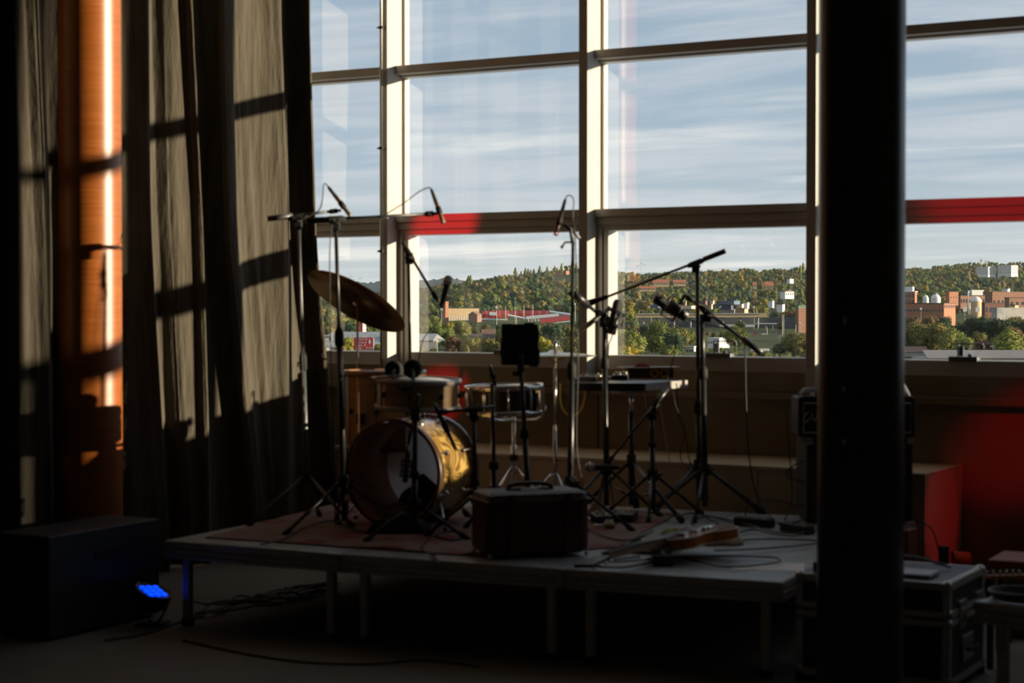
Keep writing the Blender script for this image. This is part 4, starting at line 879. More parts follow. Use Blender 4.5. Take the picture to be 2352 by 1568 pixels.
# small gear behind the case
lump('checked_cloth', bpy.data.materials.get('worn_rug'), G(1372, 1182, .01), RT, FW, .11, .10, .07, 'small patterned cloth bundle behind the leather case', 'cloth', 41)
pedal('effects_pedal', 'black pedal with pale knobs behind the leather case on the rug', G(1388, 1200, .009), RT + FW * .3, .12, .10, .05, M_black, 3)
pedal('effects_pedal', 'long black pedal with round cream knobs nearest the middle stand', G(1430, 1196, .009), RT + FW * -.3, .14, .10, .05, M_black, 4)
pedal('effects_pedal', 'small tan pedal lying on the rug right of the leather case', G(1400, 1212, .009), RT, .05, .07, .03, mat('tan_box', (.30, .19, .10), .5, var=.1), 2)
def power_strip(label, a, b2):
    d = (b2 - a); L = d.length; d.normalize(); n = V((-d.y, d.x, 0)); T_ = thing('power_strip', label, 'power strip', tuple((a + b2) / 2), 'power strips')
    MB().obox((a + b2) / 2 + V((0, 0, .022)), d, n, (0, 0, 1), L, .055, .042).build('housing', M_black, T_, bevel=.005)
    for k in range(4): MB().lathe([(.019, 0), (.019, .003), (.016, .003), (.015, -.004), (.0001, -.004)], a + d * (L * (k + .5) / 4) + V((0, 0, .043)), (0, 0, 1), 14).build('socket', M_greymetal, T_)
    return T_
power_strip('black power strip among the cables at the right rear of the stage', G(1690, 1205, 0), G(1775, 1212, 0))
power_strip('black power strip beside the foot of the speaker stack', G(1800, 1218, 0), G(1862, 1228, 0))
bx = G(1722, 1212, 0)

# ------------------------------------------------------------------ amplifier on a black cabinet behind the right column
Zm = depth(G(1850, 1210)) + .15
ab = V((at(1852, 1210, Zm).x, at(1852, 1210, Zm).y, SZ + .001)); ar = at(2096, 1210, Zm); ar.z = SZ + .001
ax_ = (ar - ab); AW = ax_.length; ax_.normalize(); ay_ = V((-ax_.y, ax_.x, 0)); ztopc = at(1852, 1003, Zm).z
M_tolex = mat('black_tolex', (.014, .014, .014), .6, var=.2, bump=.3, bscale=300)
M_gcloth = mat('dark_speaker_cloth', (.030, .026, .020), .85, var=.2, bump=.5, bscale=500)
T = thing('speaker_cabinet', 'tall black speaker cabinet half hidden behind the foreground column', 'speaker', tuple((ab + ar) / 2 + ay_ * .17))
MB().obox((ab + ar) / 2 + ay_ * .17 + V((0, 0, (ztopc - SZ) / 2 + .006)), ax_, ay_, (0, 0, 1), AW, .34, ztopc - SZ - .014).build('box', M_tolex, T, bevel=.008)
MB().obox((ab + ar) / 2 - ay_ * .004 + V((0, 0, (ztopc - SZ) / 2)), ax_, ay_, (0, 0, 1), AW - .05, .008, ztopc - SZ - .06).build('grille_cloth', M_gcloth, T)
for u in (.0, 1): MB().obox(ab.lerp(ar, u) - ax_ * ((u - .5) * .03) + V((0, 0, ztopc - SZ - .02)), ax_, ay_, (0, 0, 1), .034, .03, .034).build('corner_cap', M_chrome, T, bevel=.004)
a0 = at(1833, 1000, Zm - .02); a1 = at(2103, 1000, Zm - .02); a0.z = a1.z = ztopc + .003; ah = at(1833, 912, Zm).z - ztopc; ac = (a0 + a1) / 2 + ay_ * .12
T = thing('guitar_amplifier', 'black guitar amplifier with pale piping on the speaker cabinet', 'amplifier', tuple(ac))
AL = (a1 - a0).length
MB().obox(ac + V((0, 0, ah / 2)), ax_, ay_, (0, 0, 1), AL, .24, ah).build('box', M_tolex, T, bevel=.010)
fr_ = ac - ay_ * .123
MB().obox(fr_ + V((0, 0, ah * .46)), ax_, ay_, (0, 0, 1), AL - .05, .008, ah * .72).build('grille_cloth', M_gcloth, T)
def loopbar(pts, r, name, m, T_): MB().tube(pts + pts[:1], r, 8).build(name, m, T_)
M_pipe = mat('pale_piping', (.42, .36, .24), .5, var=.05)
loopbar([fr_ - ay_ * .004 + ax_ * u + V((0, 0, w_)) for u, w_ in ((-AL / 2 + .026, ah * .10), (AL / 2 - .026, ah * .10), (AL / 2 - .026, ah * .84), (-AL / 2 + .026, ah * .84))], .0045, 'piping', M_pipe, T)
MB().tube(smooth_path([fr_ + ax_ * u - ay_ * .006 + V((0, 0, ah * w_)) for u, w_ in ((-.245, .62), (-.258, .55), (-.268, .44), (-.262, .36), (-.248, .40), (-.238, .48))], 6), .0045, 6).build('script_emblem', M_pipe, T)
MB().tube(smooth_path([fr_ + ax_ * u - ay_ * .006 + V((0, 0, ah * w_)) for u, w_ in ((-.228, .60), (-.222, .44), (-.206, .42), (-.200, .55), (-.19, .58))], 6), .004, 6).build('script_emblem', M_pipe, T)
MB().obox(ac - ay_ * .02 + V((0, 0, ah + .001)), ax_, ay_, (0, 0, 1), AL - .04, .2, .006).build('control_panel', M_greymetal, T)
MB().tube(smooth_path([ac - ax_ * .11 + V((0, 0, ah)), ac - ax_ * .10 + V((0, 0, ah + .022)), ac + V((0, 0, ah + .028)), ac + ax_ * .10 + V((0, 0, ah + .022)), ac + ax_ * .11 + V((0, 0, ah))], 5), .008, 8).build('handle', M_rubber, T)
for k in range(5): MB().lathe([(.011, 0), (.009, .016), (.0001, .017)], ac - ay_ * .09 + ax_ * (-.22 + .1 * k) + V((0, 0, ah + .003)), (0, 0, 1), 12).build('knob', M_knob, T)
bxp = ac - ax_ * (AL / 2 - .085) + V((0, 0, ah + .0045))
lump('folded_cloth', mat('grey_towel', (.17, .17, .18), .9, var=.2, bump=.4), bxp + ax_ * .0, ax_, ay_, .13, .15, .05, 'grey folded cloth on the left end of the guitar amplifier', 'cloth', 51)
lump('folded_cloth', mat('blue_grey_towel', (.15, .15, .19), .9, var=.2, bump=.4), ac + ax_ * (AL / 2 - .09) + V((0, 0, ah + .0045)), ax_, ay_, .16, .17, .10, 'blue grey bundled cloth right of the column on the amplifier', 'cloth', 52)
tgp = ac + ax_ * (AL / 2 + .003) - ay_ * .05 + V((0, 0, ah * .55)); MB().add([tgp + V((0, 0, .03)) - ay_ * .03, tgp + V((0, 0, .03)) + ay_ * .03, tgp - V((0, 0, .04))], [(0, 1, 2)]).prism([tgp + V((0, 0, .03)) - ay_ * .03, tgp + V((0, 0, .03)) + ay_ * .03, tgp - V((0, 0, .04))], ax_ * .003).build('yellow_tag', mat('yellow_tag', (.6, .38, .02), .6, var=.05), T)
cable('black cable curving from the amplifier top down to the stage floor', [at(1834, 907, Zm - .05), at(1826, 905, Zm - .06), at(1812, 912, Zm - .07), at(1808, 935, Zm - .08), at(1809, 980, Zm - .1), at(1815, 1060, Zm - .1), at(1819, 1120, Zm - .1), at(1817, 1160, Zm - .1), G(1803, 1192), G(1790, 1205)], .0034)
cable('black cable in a low arch left of the speaker cabinet', [G(1712, 1190), at(1716, 1165, Zm - .2), at(1738, 1148, Zm - .2), at(1772, 1146, Zm - .2), at(1815, 1156, Zm - .2), at(1845, 1163, Zm - .2), at(1856, 1166, Zm - .12)], .0036)
cable('black cable knotted beside the speaker cabinet at mid height', [at(1860, 1056, Zm - .05), at(1835, 1062, Zm - .08), at(1814, 1076, Zm - .1), at(1808, 1088, Zm - .1), at(1814, 1098, Zm - .1), at(1838, 1104, Zm - .08), at(1860, 1110, Zm - .05)], .0040)

# ------------------------------------------------------------------ cables lying on the stage
CAB = [
 ('black cable lying in long loops before the electric guitar', [(1370, 1299), (1365, 1294), (1375, 1288), (1420, 1283), (1470, 1278)]),
 ('black cable in a wide flat bow in front of the electric guitar', [(1500, 1290), (1440, 1302), (1385, 1302), (1362, 1298), (1372, 1291), (1440, 1288), (1480, 1284)]),
 ('black cable running right from the pedal to the white sheet', [(1535, 1280), (1570, 1281), (1610, 1291), (1650, 1300), (1700, 1301), (1760, 1295), (1788, 1290), (1790, 1284), (1770, 1279), (1700, 1277), (1620, 1277), (1560, 1278)]),
 ('black cable crossing the right deck behind the guitar body', [(1640, 1264), (1700, 1262), (1770, 1258), (1840, 1252), (1880, 1247), (1930, 1240)]),
 ('black cable behind the beige canvas bag', [(1690, 1241), (1740, 1238), (1800, 1238), (1860, 1240), (1900, 1244)]),
 ('black cable running along the rear of the right deck', [(1600, 1180), (1660, 1190), (1720, 1205), (1790, 1222), (1850, 1222), (1900, 1214)]),
 ('black cable tangle at the feet of the two tall poles', [(1560, 1185), (1590, 1178), (1625, 1190), (1650, 1205), (1635, 1216), (1600, 1210), (1590, 1196), (1630, 1186), (1680, 1200)]),
 ('black cable winding behind the power strip', [(1730, 1190), (1770, 1200), (1820, 1204), (1850, 1215), (1830, 1230), (1780, 1226), (1730, 1216), (1700, 1222)]),
 ('black cable lying over the rug beside the bass drum', [(1000, 1232), (1040, 1240), (1070, 1232), (1060, 1222), (1020, 1222), (985, 1236), (970, 1262), (1000, 1275)]),
 ('black cable along the front edge of the rug', [(640, 1245), (720, 1250), (800, 1256), (880, 1258), (960, 1266), (1040, 1274), (1090, 1270)]),
 ('thin black cable from the curtain side stands over the rug', [(600, 1250), (650, 1238), (690, 1215), (730, 1200), (770, 1196), (800, 1210), (840, 1222)]),
 ('black cable lying right of the leather case', [(1345, 1210), (1370, 1222), (1400, 1235), (1440, 1240), (1470, 1232), (1500, 1220)]),
]
for i, (lab, pts) in enumerate(CAB):
    cable(lab, [G(x, y, .0125 + .0012 * (i % 4)) for x, y in pts], .0042)
cable('black cable hanging over the front edge of the middle deck', [G(985, 1270, .012), G(1005, 1286, .012), onz(1012, 1296, SZ + .008) - DN * .02, onz(1014, 1296, SZ - .1) - DN * .02, onz(1040, 1400, .006), onz(1010, 1470, .006)], .0040)
# ------------------------------------------------------------------ floor level: left box, blue lamp, cables under the stage
q0, q1, q2 = onz(112, 1232, .47), onz(366, 1190, .47), onz(262, 1180, .47)
T = thing('subwoofer', 'big black box loudspeaker on the floor at the far left', 'speaker', (q0.x - .2, (q0.y + q1.y) / 2, 0))
d1 = (q1 - q0).normalized(); d2 = V((-d1.y, d1.x, 0)); SL = (q1 - q0).length
M_sub = mat('black_box_paint', (.022, .024, .026), .5, var=.2, bump=.3, bscale=200)
MB().prism([q0, q1, q1 + d2 * .32, q0 + d2 * .32], (0, 0, -.458)).build('box', M_sub, T, bevel=.006)
MB().obox((q0 + q1) / 2 + d2 * .16 - d1 * (SL / 2 + .004) + V((0, 0, -.21)), d2, d1, (0, 0, 1), .28, .008, .40).build('front_grille', mat('black_grille', (.01, .01, .01), .6, .4, var=.1, bump=.6, bscale=300), T)
MB().obox((q0 + q1) / 2 - d2 * .001 + V((0, 0, -.12)), d1, d2, (0, 0, 1), .16, .008, .05).build('side_handle', M_rubber, T, bevel=.004)
for a in (q0 + d1 * .04 + d2 * .04, q1 - d1 * .04 + d2 * .04, q0 + d1 * .04 + d2 * .28, q1 - d1 * .04 + d2 * .28): MB().lathe([(.02, 0), (.018, .014)], (a.x, a.y, 0), (0, 0, 1), 12).build('rubber_foot', M_rubber, T)

# flat LED flood lamp, nine lit blue lenses
M_led = mat('blue_led', (.02, .05, .9), .3, emit=((.0, .055, 1.0), 1.6))
pcn = onz(352, 1357, .16); pn = (V((0, 0, 1)) * .90 + RT * .30 - FW * .14).normalized(); pn_, pa_, pb_ = axes(pn)
T = thing('led_lamp', 'small black floor lamp with nine glowing blue lenses by the stage corner', 'stage lamp', (pcn.x, pcn.y, 0))
MB().lathe([(.0001, -.075), (.07, -.075), (.088, -.055), (.090, -.004), (.086, .004), (.082, -.004), (.0001, -.006)], pcn, pn, 32).build('housing', M_black, T)
MB().lathe([(.0001, -.003), (.083, -.003)], pcn, pn, 32).build('lens_plate', M_black, T)
ur = (RT - pn * RT.dot(pn)).normalized(); uu = pn.cross(ur)
for i in range(3):
    for j in range(3):
        a, b2 = (i - 1) * .045, (j - 1) * .045
        u = (a + b2) * .98; v_ = (b2 - a) * .60
        c = pcn + ur * (u * .60) + uu * (v_ * 1.05)
        MB().lathe([(.0155, -.003), (.0160, .002), (.012, .006), (.0001, .007)], c, pn, 6, smooth=False, xref=ur).build('lens', M_led, T)
MB().tube(smooth_path([pcn - pa_ * .095, pcn - pa_ * .098 - pn * .06, V((pcn.x, pcn.y, .008)), pcn + pa_ * .098 - pn * .06, pcn + pa_ * .095], 5), .006, 8).build('bracket', M_black, T)
MB().obox(V((pcn.x, pcn.y, .006)), RT, FW, (0, 0, 1), .15, .10, .012).build('foot_plate', M_black, T)
lamp('blue_led_light', 'SPOT', tuple(pcn + pn * .03), tuple(pcn + (onz(512, 1274, SZ - .045) - pcn)), energy=5.0, color=(.02, .08, 1), spot_size=radians(9), spot_blend=.6, shadow_soft_size=.05)
def F(px, py, z=.006): return onz(px, py, z)
rng = random.Random(11)
for i in range(9):
    x0 = 440 + 18 * (i % 4); pts = []
    for k in range(9):
        f = k / 8; pts.append(F(x0 + (770 - x0) * f + rng.uniform(-16, 16), 1412 - 62 * f + 10 * sin(3 + 5 * f + i) + rng.uniform(-9, 9) - i * 2, .006 + .004 * i))
    lab = ('lowest', 'second', 'third', 'fourth', 'fifth', 'sixth', 'seventh', 'eighth', 'topmost')[i]
    cable(lab + ' black cable in the heap on the floor beneath the left deck', pts, .0045)
cable('black cable lying across the hall floor in front of the stage', [F(240, 1470), F(330, 1455), F(420, 1425), F(470, 1415)], .005)
cable('black cable curving over the floor before the middle deck', [F(420, 1470), F(560, 1500), F(700, 1520), F(850, 1524), F(980, 1515), F(1100, 1530)], .005)

# ------------------------------------------------------------------ right foreground: flight case, low deck, floor things
k0, k1 = onz(2182, 1333, .445), onz(2259, 1295, .445); kd = (k1 - k0).normalized(); kn = V((-kd.y, kd.x, 0))
KW, KL, KH = .62, (k1 - k0).length + .02, .43
T = thing('flight_case', 'black flight case with metal edges and butterfly latches right of the column', 'flight case', tuple(V((k0.x, k0.y, 0)) + kn * KW / 2 + kd * KL / 2))
def K(u, v, z): return V((k0.x, k0.y, 0)) + kd * u + kn * v + V((0, 0, z))     # u back, v left
M_case = mat('case_laminate', (.016, .017, .018), .45, var=.15)
def kbox(u0, u1, v0, v1, z0, z1): return MB().prism([K(u0, v0, z0), K(u1, v0, z0), K(u1, v1, z0), K(u0, v1, z0)], (0, 0, z1 - z0))
kbox(.004, KL - .004, .004, KW - .004, .03, .288).build('body', M_case, T); kbox(.004, KL - .004, .004, KW - .004, .296, KH).build('lid', M_case, T)
for (u, v) in ((0, 0), (KL - .03, 0), (0, KW - .03), (KL - .03, KW - .03)):
    kbox(u, u + .03, v, v + .03, .035, .285).build('edge_angle', M_alu, T); kbox(u, u + .03, v, v + .03, .298, KH - .005).build('edge_angle', M_alu, T)
    for z in (.05, .27, .31, KH - .012): MB().ball(K(u + .015, v + .015, z), .024, 10).build('ball_corner', M_steel, T)
    MB().lathe([(.022, 0), (.02, .032)], K(u + .015, v + .015, 0), (0, 0, 1), 12).build('foot', M_rubber, T)
for z0, z1 in ((.262, .286), (.297, .321), (KH - .026, KH + .002), (.03, .056)):
    kbox(0, KL, -.001, .012, z0, z1).build('edge_rail', M_alu, T); kbox(-.001, .012, 0, KW, z0, z1).build('edge_rail', M_alu, T)
kbox(0, KL, 0, .03, KH - .003, KH + .002).build('edge_rail', M_alu, T); kbox(0, .03, 0, KW, KH - .003, KH + .002).build('edge_rail', M_alu, T); kbox(KL - .03, KL, 0, KW, KH - .003, KH + .002).build('edge_rail', M_alu, T)
for u in (.13, KL - .14):
    lt = kbox(u, u + .10, -.006, .004, .235, .345).build('latch_dish', M_steel, T, bevel=.002); kbox(u + .03, u + .07, -.012, -.004, .262, .318).build('butterfly_latch', M_chrome, lt, bevel=.002)
hd_ = kbox(.18, .34, -.006, .003, .10, .20).build('handle_dish', M_steel, T, bevel=.003); MB().tube([K(.20, -.01, .15), K(.20, -.03, .15), K(.32, -.03, .15), K(.32, -.01, .15)], .007, 8).build('handle', M_rubber, hd_)
lt = kbox(.07, .22, .10, .36, KH + .003, KH + .020).build('silver_box', mat('silver_plastic', (.42, .42, .45), .4, var=.06), bevel=.003); tag(lt, 'flat silver grey player lying on the flight case', 'device')
bb = kbox(.03, .20, .38, .56, KH + .003, KH + .045).build('black_box', M_black, bevel=.004); tag(bb, 'small black box on the flight case beside the column', 'box')
cable('grey cable bent over the back of the flight case', [K(.36, .45, KH + .01), K(.37, .36, KH + .035), K(.36, .25, KH + .045), K(.35, .15, KH + .03), K(.38, .1, KH + .012)], .006, M_greymetal)
w0, w1 = onz(2233, 1380, .40), onz(2420, 1402, .40)
deck(w0, w0 + (w1 - w0).normalized() * 1.0, 'stage_deck', 'separate low deck in the right corner with a coil of cable on it', V((-(w1 - w0).normalized().y, (w1 - w0).normalized().x, 0)), 1.0)
cc_ = onz(2352, 1378, .401)
MB_ = []
for i in range(4):
    pts = [cc_ + V((cos(a) * (.11 + .006 * i), sin(a) * (.10 + .004 * i), .006 + .009 * i)) for a in [2 * pi * k / 26 for k in range(27)]]; MB_ += pts
cable('coiled grey cable on the low deck at the right edge', MB_, .005, mat('grey_cable', (.10, .10, .10), .5, var=.1), n=2)
for i in range(4):
    a = onz(2296, 1462, .02); z = .001 + .0275 * (3 - i); o_ = V((a.x, a.y, 0)) + DN * (.10 + .015 * (i % 2))
    pl = MB().prism([o_ + V((0, 0, z)), o_ + V((.75, .06, z)), o_ + V((.70, .30, z)), o_ + V((-.05, .24, z))], (0, 0, .026)).build('board', mat('grey_brown_board', (.20, .16, .11), .7, var=.25, vscale=8, stretch=(1, 8, 1)), bevel=.002)
    tag(pl, ('topmost', 'second from the top', 'third from the top', 'lowest')[i] + ' of the boards stacked under the right low deck', 'board', 'boards under the right low deck')
# things at the foot of the wall between column and right edge
M_redwood = mat('red_brown_wood', (.20, .06, .03), .5, var=.2, stretch=(1, 6, 1))
e0 = onz(2079, 1270, .18)
cz = onz(2098, 1300, 0)
T = thing('wooden_crate', 'dark red wooden crate behind the column by the bench end', 'crate', (-2.75, 8.55, 0))
for i in range(4): MB().box((-2.84, 8.32, .02 + .108 * i), (-2.72, 8.345, .118 + .108 * i)).build('slat', M_redwood, T, bevel=.003)
for i in range(4): MB().box((-2.745, 8.345, .02 + .108 * i), (-2.72, 8.46, .118 + .108 * i)).build('slat', M_redwood, T, bevel=.003)
MB().box((-2.84, 8.345, .0), (-2.745, 8.46, .03)).build('bottom', M_redwood, T)
for x in (-2.82, -2.765): MB().box((x - .015, 8.345, 0), (x + .015, 8.37, .45)).build('corner_post', M_redwood, T)
cable('black cable arching from the speaker cabinet down to the floor right of the column', [at(2104, 1197, Zm - .15), at(2120, 1199, Zm - .2), at(2140, 1215, Zm - .25), at(2152, 1245, Zm - .3), at(2158, 1275, Zm - .32), at(2164, 1300, Zm - .3), onz(2168, 1402, .006)], .0042)
sp0 = onz(2167, 1395, .0)
pz = V((sp0.x, sp0.y, 0))
T = thing('small_speaker', 'slim black upright speaker on the floor behind the flight case', 'speaker', tuple(pz))
hgt = at(2166, 1252, depth(sp0)).z
MB().obox(pz + V((0, 0, hgt / 2)), RT, FW, (0, 0, 1), .042, .06, hgt - .004).build('box', M_black, T, bevel=.005)
MB().lathe([(.0001, .002), (.012, .004), (.016, 0)], pz - V((FW.x, FW.y, 0)) * .032 + V((0, 0, hgt * .8)), -FW, 14).build('driver', M_rubber, T)
mg = onz(2204, 1375, 0); Zg = depth(mg); hg = at(2204, 1265, Zg).z
T = thing('paper_cup', 'orange red cup lying on a black drum case by the wall', 'cup', (mg.x, mg.y, hg - .04))
MB().lathe([(.040, 0), (.030, .085), (.0001, .085)], V((mg.x - .035, mg.y, hg - .04)), RT, 20).lathe([(.037, .001), (.028, .08), (.0001, .08)], V((mg.x - .035, mg.y, hg - .04)), RT, 20).build('wall', mat('orange_card', (.55, .10, .03), .5, var=.08), T)
MB().torus(V((mg.x - .035, mg.y, hg - .04)), RT, .039, .0025, 20, 6).build('rim', mat('orange_card', (.55, .10, .03)), T)
T = thing('drum_case', 'round black drum case on the floor beneath the orange cup', 'case', (mg.x, mg.y + .02, 0))
MB().lathe([(.0001, 0), (.17, 0), (.18, .02), (.18, hg - .11), (.17, hg - .088), (.0001, hg - .085)], (mg.x, mg.y + .02, 0), (0, 0, 1), 32).build('shell', M_black, T)
MB().torus((mg.x, mg.y + .02, hg * .5), (0, 0, 1), .182, .006, 32, 8).build('strap', M_rubber, T)
Zx = 7.9
ga, gb2 = at(2268, 1302, Zx), at(2390, 1310, Zx - .1)
T = thing('padded_bench', 'low bench with a red brown padded seat at the right edge', 'bench', (ga.x + .3, ga.y + .15, 0))
gu = (gb2 - ga); gu.z = 0; gu.normalize(); gv = V((-gu.y, gu.x, 0)); z1 = at(2268, 1284, Zx).z; z0_ = at(2268, 1304, Zx).z
MB().obox(ga + gu * .30 + gv * .16 + V((0, 0, (z1 + z0_) / 2 - ga.z)), gu, gv, (0, 0, 1), .60, .32, z1 - z0_).build('seat_pad', mat('red_brown_vinyl', (.30, .08, .03), .5, var=.12), T, bevel=.008)
for u in (.04, .56):
    for v in (.04, .28): MB().tube([V((ga.x, ga.y, 0)) + gu * u + gv * v, V((ga.x, ga.y, z0_)) + gu * u + gv * v], .012, 10).build('leg', M_black, T)
# xylophone like bar with pegs in front of the bench
ka, kb2 = at(2258, 1325, 7.55), at(2400, 1322, 7.45)
ku = (kb2 - ka); kL = ku.length; ku.normalize(); kv = V((-ku.y, ku.x, 0)).normalized()
T = thing('wooden_rail', 'thin orange wooden bar with small metal pegs at the right edge', 'rail', (ka.x, ka.y, 0))
MB().obox((ka + kb2) / 2, ku, kv, (0, 0, 1), kL, .03, .016).build('bar', mat('orange_wood', (.42, .17, .05), .4, var=.15, stretch=(6, 1, 1)), T, bevel=.002)
for k in range(9): MB().lathe([(.005, 0), (.005, .018), (.0001, .019)], ka + ku * (kL * (k + .6) / 9.5) + V((0, 0, .008)), (0, 0, 1), 8).build('peg', M_steel, T)
for u in (.03, kL - .03): MB().box((ka.x + ku.x * u - .012, ka.y + ku.y * u - .012, 0), (ka.x + ku.x * u + .012, ka.y + ku.y * u + .012, ka.z + ku.z * u - .008)).build('support', M_black, T)
# ------------------------------------------------------------------ the view: valley, wooded hills, town
FH_ = V((FW.x, FW.y, 0)).normalized()
GZ = [300, 600, 850, 1100, 1400, 1800, 2200, 2600, 3000, 3600, 4600, 7000, 9500, 12000]
GC = {  # ground height as seen-row of each distance, for a fan of directions
 300:  [980, 836, 796, 769, 748, 735, 728, 724, 722, 722, 722, 712, 648, 690],
 700:  [980, 836, 796, 769, 748, 733, 722, 712, 706, 706, 710, 706, 643, 690],
 900:  [980, 836, 796, 769, 747, 728, 712, 696, 684, 690, 706, 706, 645, 690],
 1050: [980, 836, 796, 769, 745, 716, 692, 672, 664, 680, 706, 706, 642, 690],
 1180: [980, 836, 796, 769, 742, 704, 674, 655, 648, 664, 706, 706, 640, 690],
 1330: [980, 836, 796, 769, 742, 702, 664, 638, 626, 640, 690, 706, 650, 690],
 1450: [980, 836, 796, 769, 745, 715, 690, 665, 646, 640, 670, 706, 660, 690],
 1650: [980, 836, 796, 769, 747, 720, 688, 656, 636, 640, 670, 706, 660, 690],
 1850: [980, 836, 796, 771, 750, 724, 688, 655, 632, 636, 660, 706, 660, 690],
 2080: [980, 836, 796, 770, 742, 715, 688, 660, 640, 628, 640, 706, 660, 690],
 2250: [980, 836, 796, 768, 738, 710, 682, 652, 632, 616, 622, 706, 660, 690],
 2450: [980, 836, 796, 766, 736, 708, 680, 650, 630, 613, 610, 706, 660, 690],
 2900: [980, 836, 796, 766, 736, 708, 680, 650, 630, 613, 610, 706, 660, 690]}
GK = sorted(GC)
def ground_row(px, Z):
    px = max(GK[0], min(GK[-1] - .01, px))
    for i in range(len(GK) - 1):
        if px <= GK[i + 1]: break
    f = (px - GK[i]) / (GK[i + 1] - GK[i]); f = f * f * (3 - 2 * f)
    Z = max(GZ[0], min(GZ[-1] - .01, Z))
    for j in range(len(GZ) - 1):
        if Z <= GZ[j + 1]: break
    g = (Z - GZ[j]) / (GZ[j + 1] - GZ[j])
    h = lambda c, k: (700 - GC[c][k]) / FPX * GZ[k]
    a = h(GK[i], j) * (1 - g) + h(GK[i], j + 1) * g; b2 = h(GK[i + 1], j) * (1 - g) + h(GK[i + 1], j + 1) * g
    return HC + a * (1 - f) + b2 * f
def spot(px, Z, z=None):
    p = EYE + FH_ * Z + RT * ((px - CX) / FPX * Z); p.z = ground_row(px, Z) if z is None else z
    return p
def rowz(py, Z): return HC + (700 - py) / FPX * Z
M_ground = mat('grass_and_scrub', (0.075, 0.085, 0.03), 0.95, var=0.35, vscale=0.03, spec=0.1)
M_farhill = mat('far_pine_forest', (0.055, 0.075, 0.06), 0.95, var=0.25, vscale=0.012, spec=0.1)
zz = [300, 420, 600, 720, 850, 970, 1100, 1250, 1400, 1600, 1800, 2000, 2200, 2400, 2600, 2800, 3000, 3300, 3600, 4100, 4600, 5800]
cols_ = list(range(300, 2901, 40))
vs = [spot(px, Z) for Z in zz for px in cols_]; nC = len(cols_)
gm = MB().add(vs, [(j * nC + i, j * nC + i + 1, (j + 1) * nC + i + 1, (j + 1) * nC + i) for j in range(len(zz) - 1) for i in range(nC - 1)], True)
tag(gm.build('ground', M_ground), 'rolling ground of the valley outside the windows', kind='structure')
# farthest ridge, a rough forest edge
rng = random.Random(2); vs = []; xs = list(range(300, 2901, 6))
for Z, f in ((7000, 0), (9300, .93), (9500, 1), (9900, .8), (12000, 0)):
    for i, px in enumerate(xs):
        p = spot(px, Z); p.z = rowz(712, Z) * (1 - f) + f * (ground_row(px, 9500) + (rng.uniform(-5, 6) + 6 * sin(px * .021) + 5 * sin(px * .05)) * (f > .9)); vs.append(p)
nX = len(xs)
tag(MB().add(vs, [(j * nX + i, j * nX + i + 1, (j + 1) * nX + i + 1, (j + 1) * nX + i) for j in range(4) for i in range(nX - 1)], True).build('far_ridge', M_farhill), 'blue green forest ridge on the horizon', 'hill', kind='structure')

# ---- trees
def leaf_mat(name, col, hue=.03):
    m = bpy.data.materials.new(name); m.use_nodes = True; t = m.node_tree; b = t.nodes['Principled BSDF']; b.inputs['Roughness'].default_value = .8; b.inputs['Specular IOR Level'].default_value = .15
    oi = nd(t, 'ShaderNodeObjectInfo'); tcn = nd(t, 'ShaderNodeTexCoord'); nz = nd(t, 'ShaderNodeTexNoise', Scale=.45, Detail=4.0); lk(t, tcn.outputs['Object'], nz.inputs['Vector'])
    hs = nd(t, 'ShaderNodeHueSaturation'); hs.inputs['Color'].default_value = (*col, 1)
    lk(t, mth(t, 'ADD', mth(t, 'MULTIPLY', oi.outputs['Random'], 2 * hue), .5 - hue), hs.inputs['Hue'])
    lk(t, mth(t, 'MULTIPLY', mth(t, 'MULTIPLY_ADD', nz.outputs['Fac'], 1.3, .35), mth(t, 'MULTIPLY_ADD', oi.outputs['Random'], .5, .75)), hs.inputs['Value'])
    lk(t, hs.outputs[0], b.inputs['Base Color'])
    tl = nd(t, 'ShaderNodeBsdfTranslucent'); lk(t, hs.outputs[0], tl.inputs[0]); mx = nd(t, 'ShaderNodeMixShader'); mx.inputs[0].default_value = .25
    lk(t, b.outputs[0], mx.inputs[1]); lk(t, tl.outputs[0], mx.inputs[2]); lk(t, mx.outputs[0], t.nodes['Material Output'].inputs['Surface']); return m
LEAF = {'green': leaf_mat('green_leaves', (.14, .165, .042)), 'olive': leaf_mat('olive_leaves', (.20, .185, .055)), 'yellow': leaf_mat('yellow_leaves', (.30, .255, .04)),
        'dark': leaf_mat('dark_green_leaves', (.06, .09, .045)), 'autumn': leaf_mat('rust_leaves', (.20, .135, .06)), 'poplar': leaf_mat('yellow_green_leaves', (.21, .22, .05))}
M_bark = mat('bark', (.07, .055, .04), .9, var=.2)
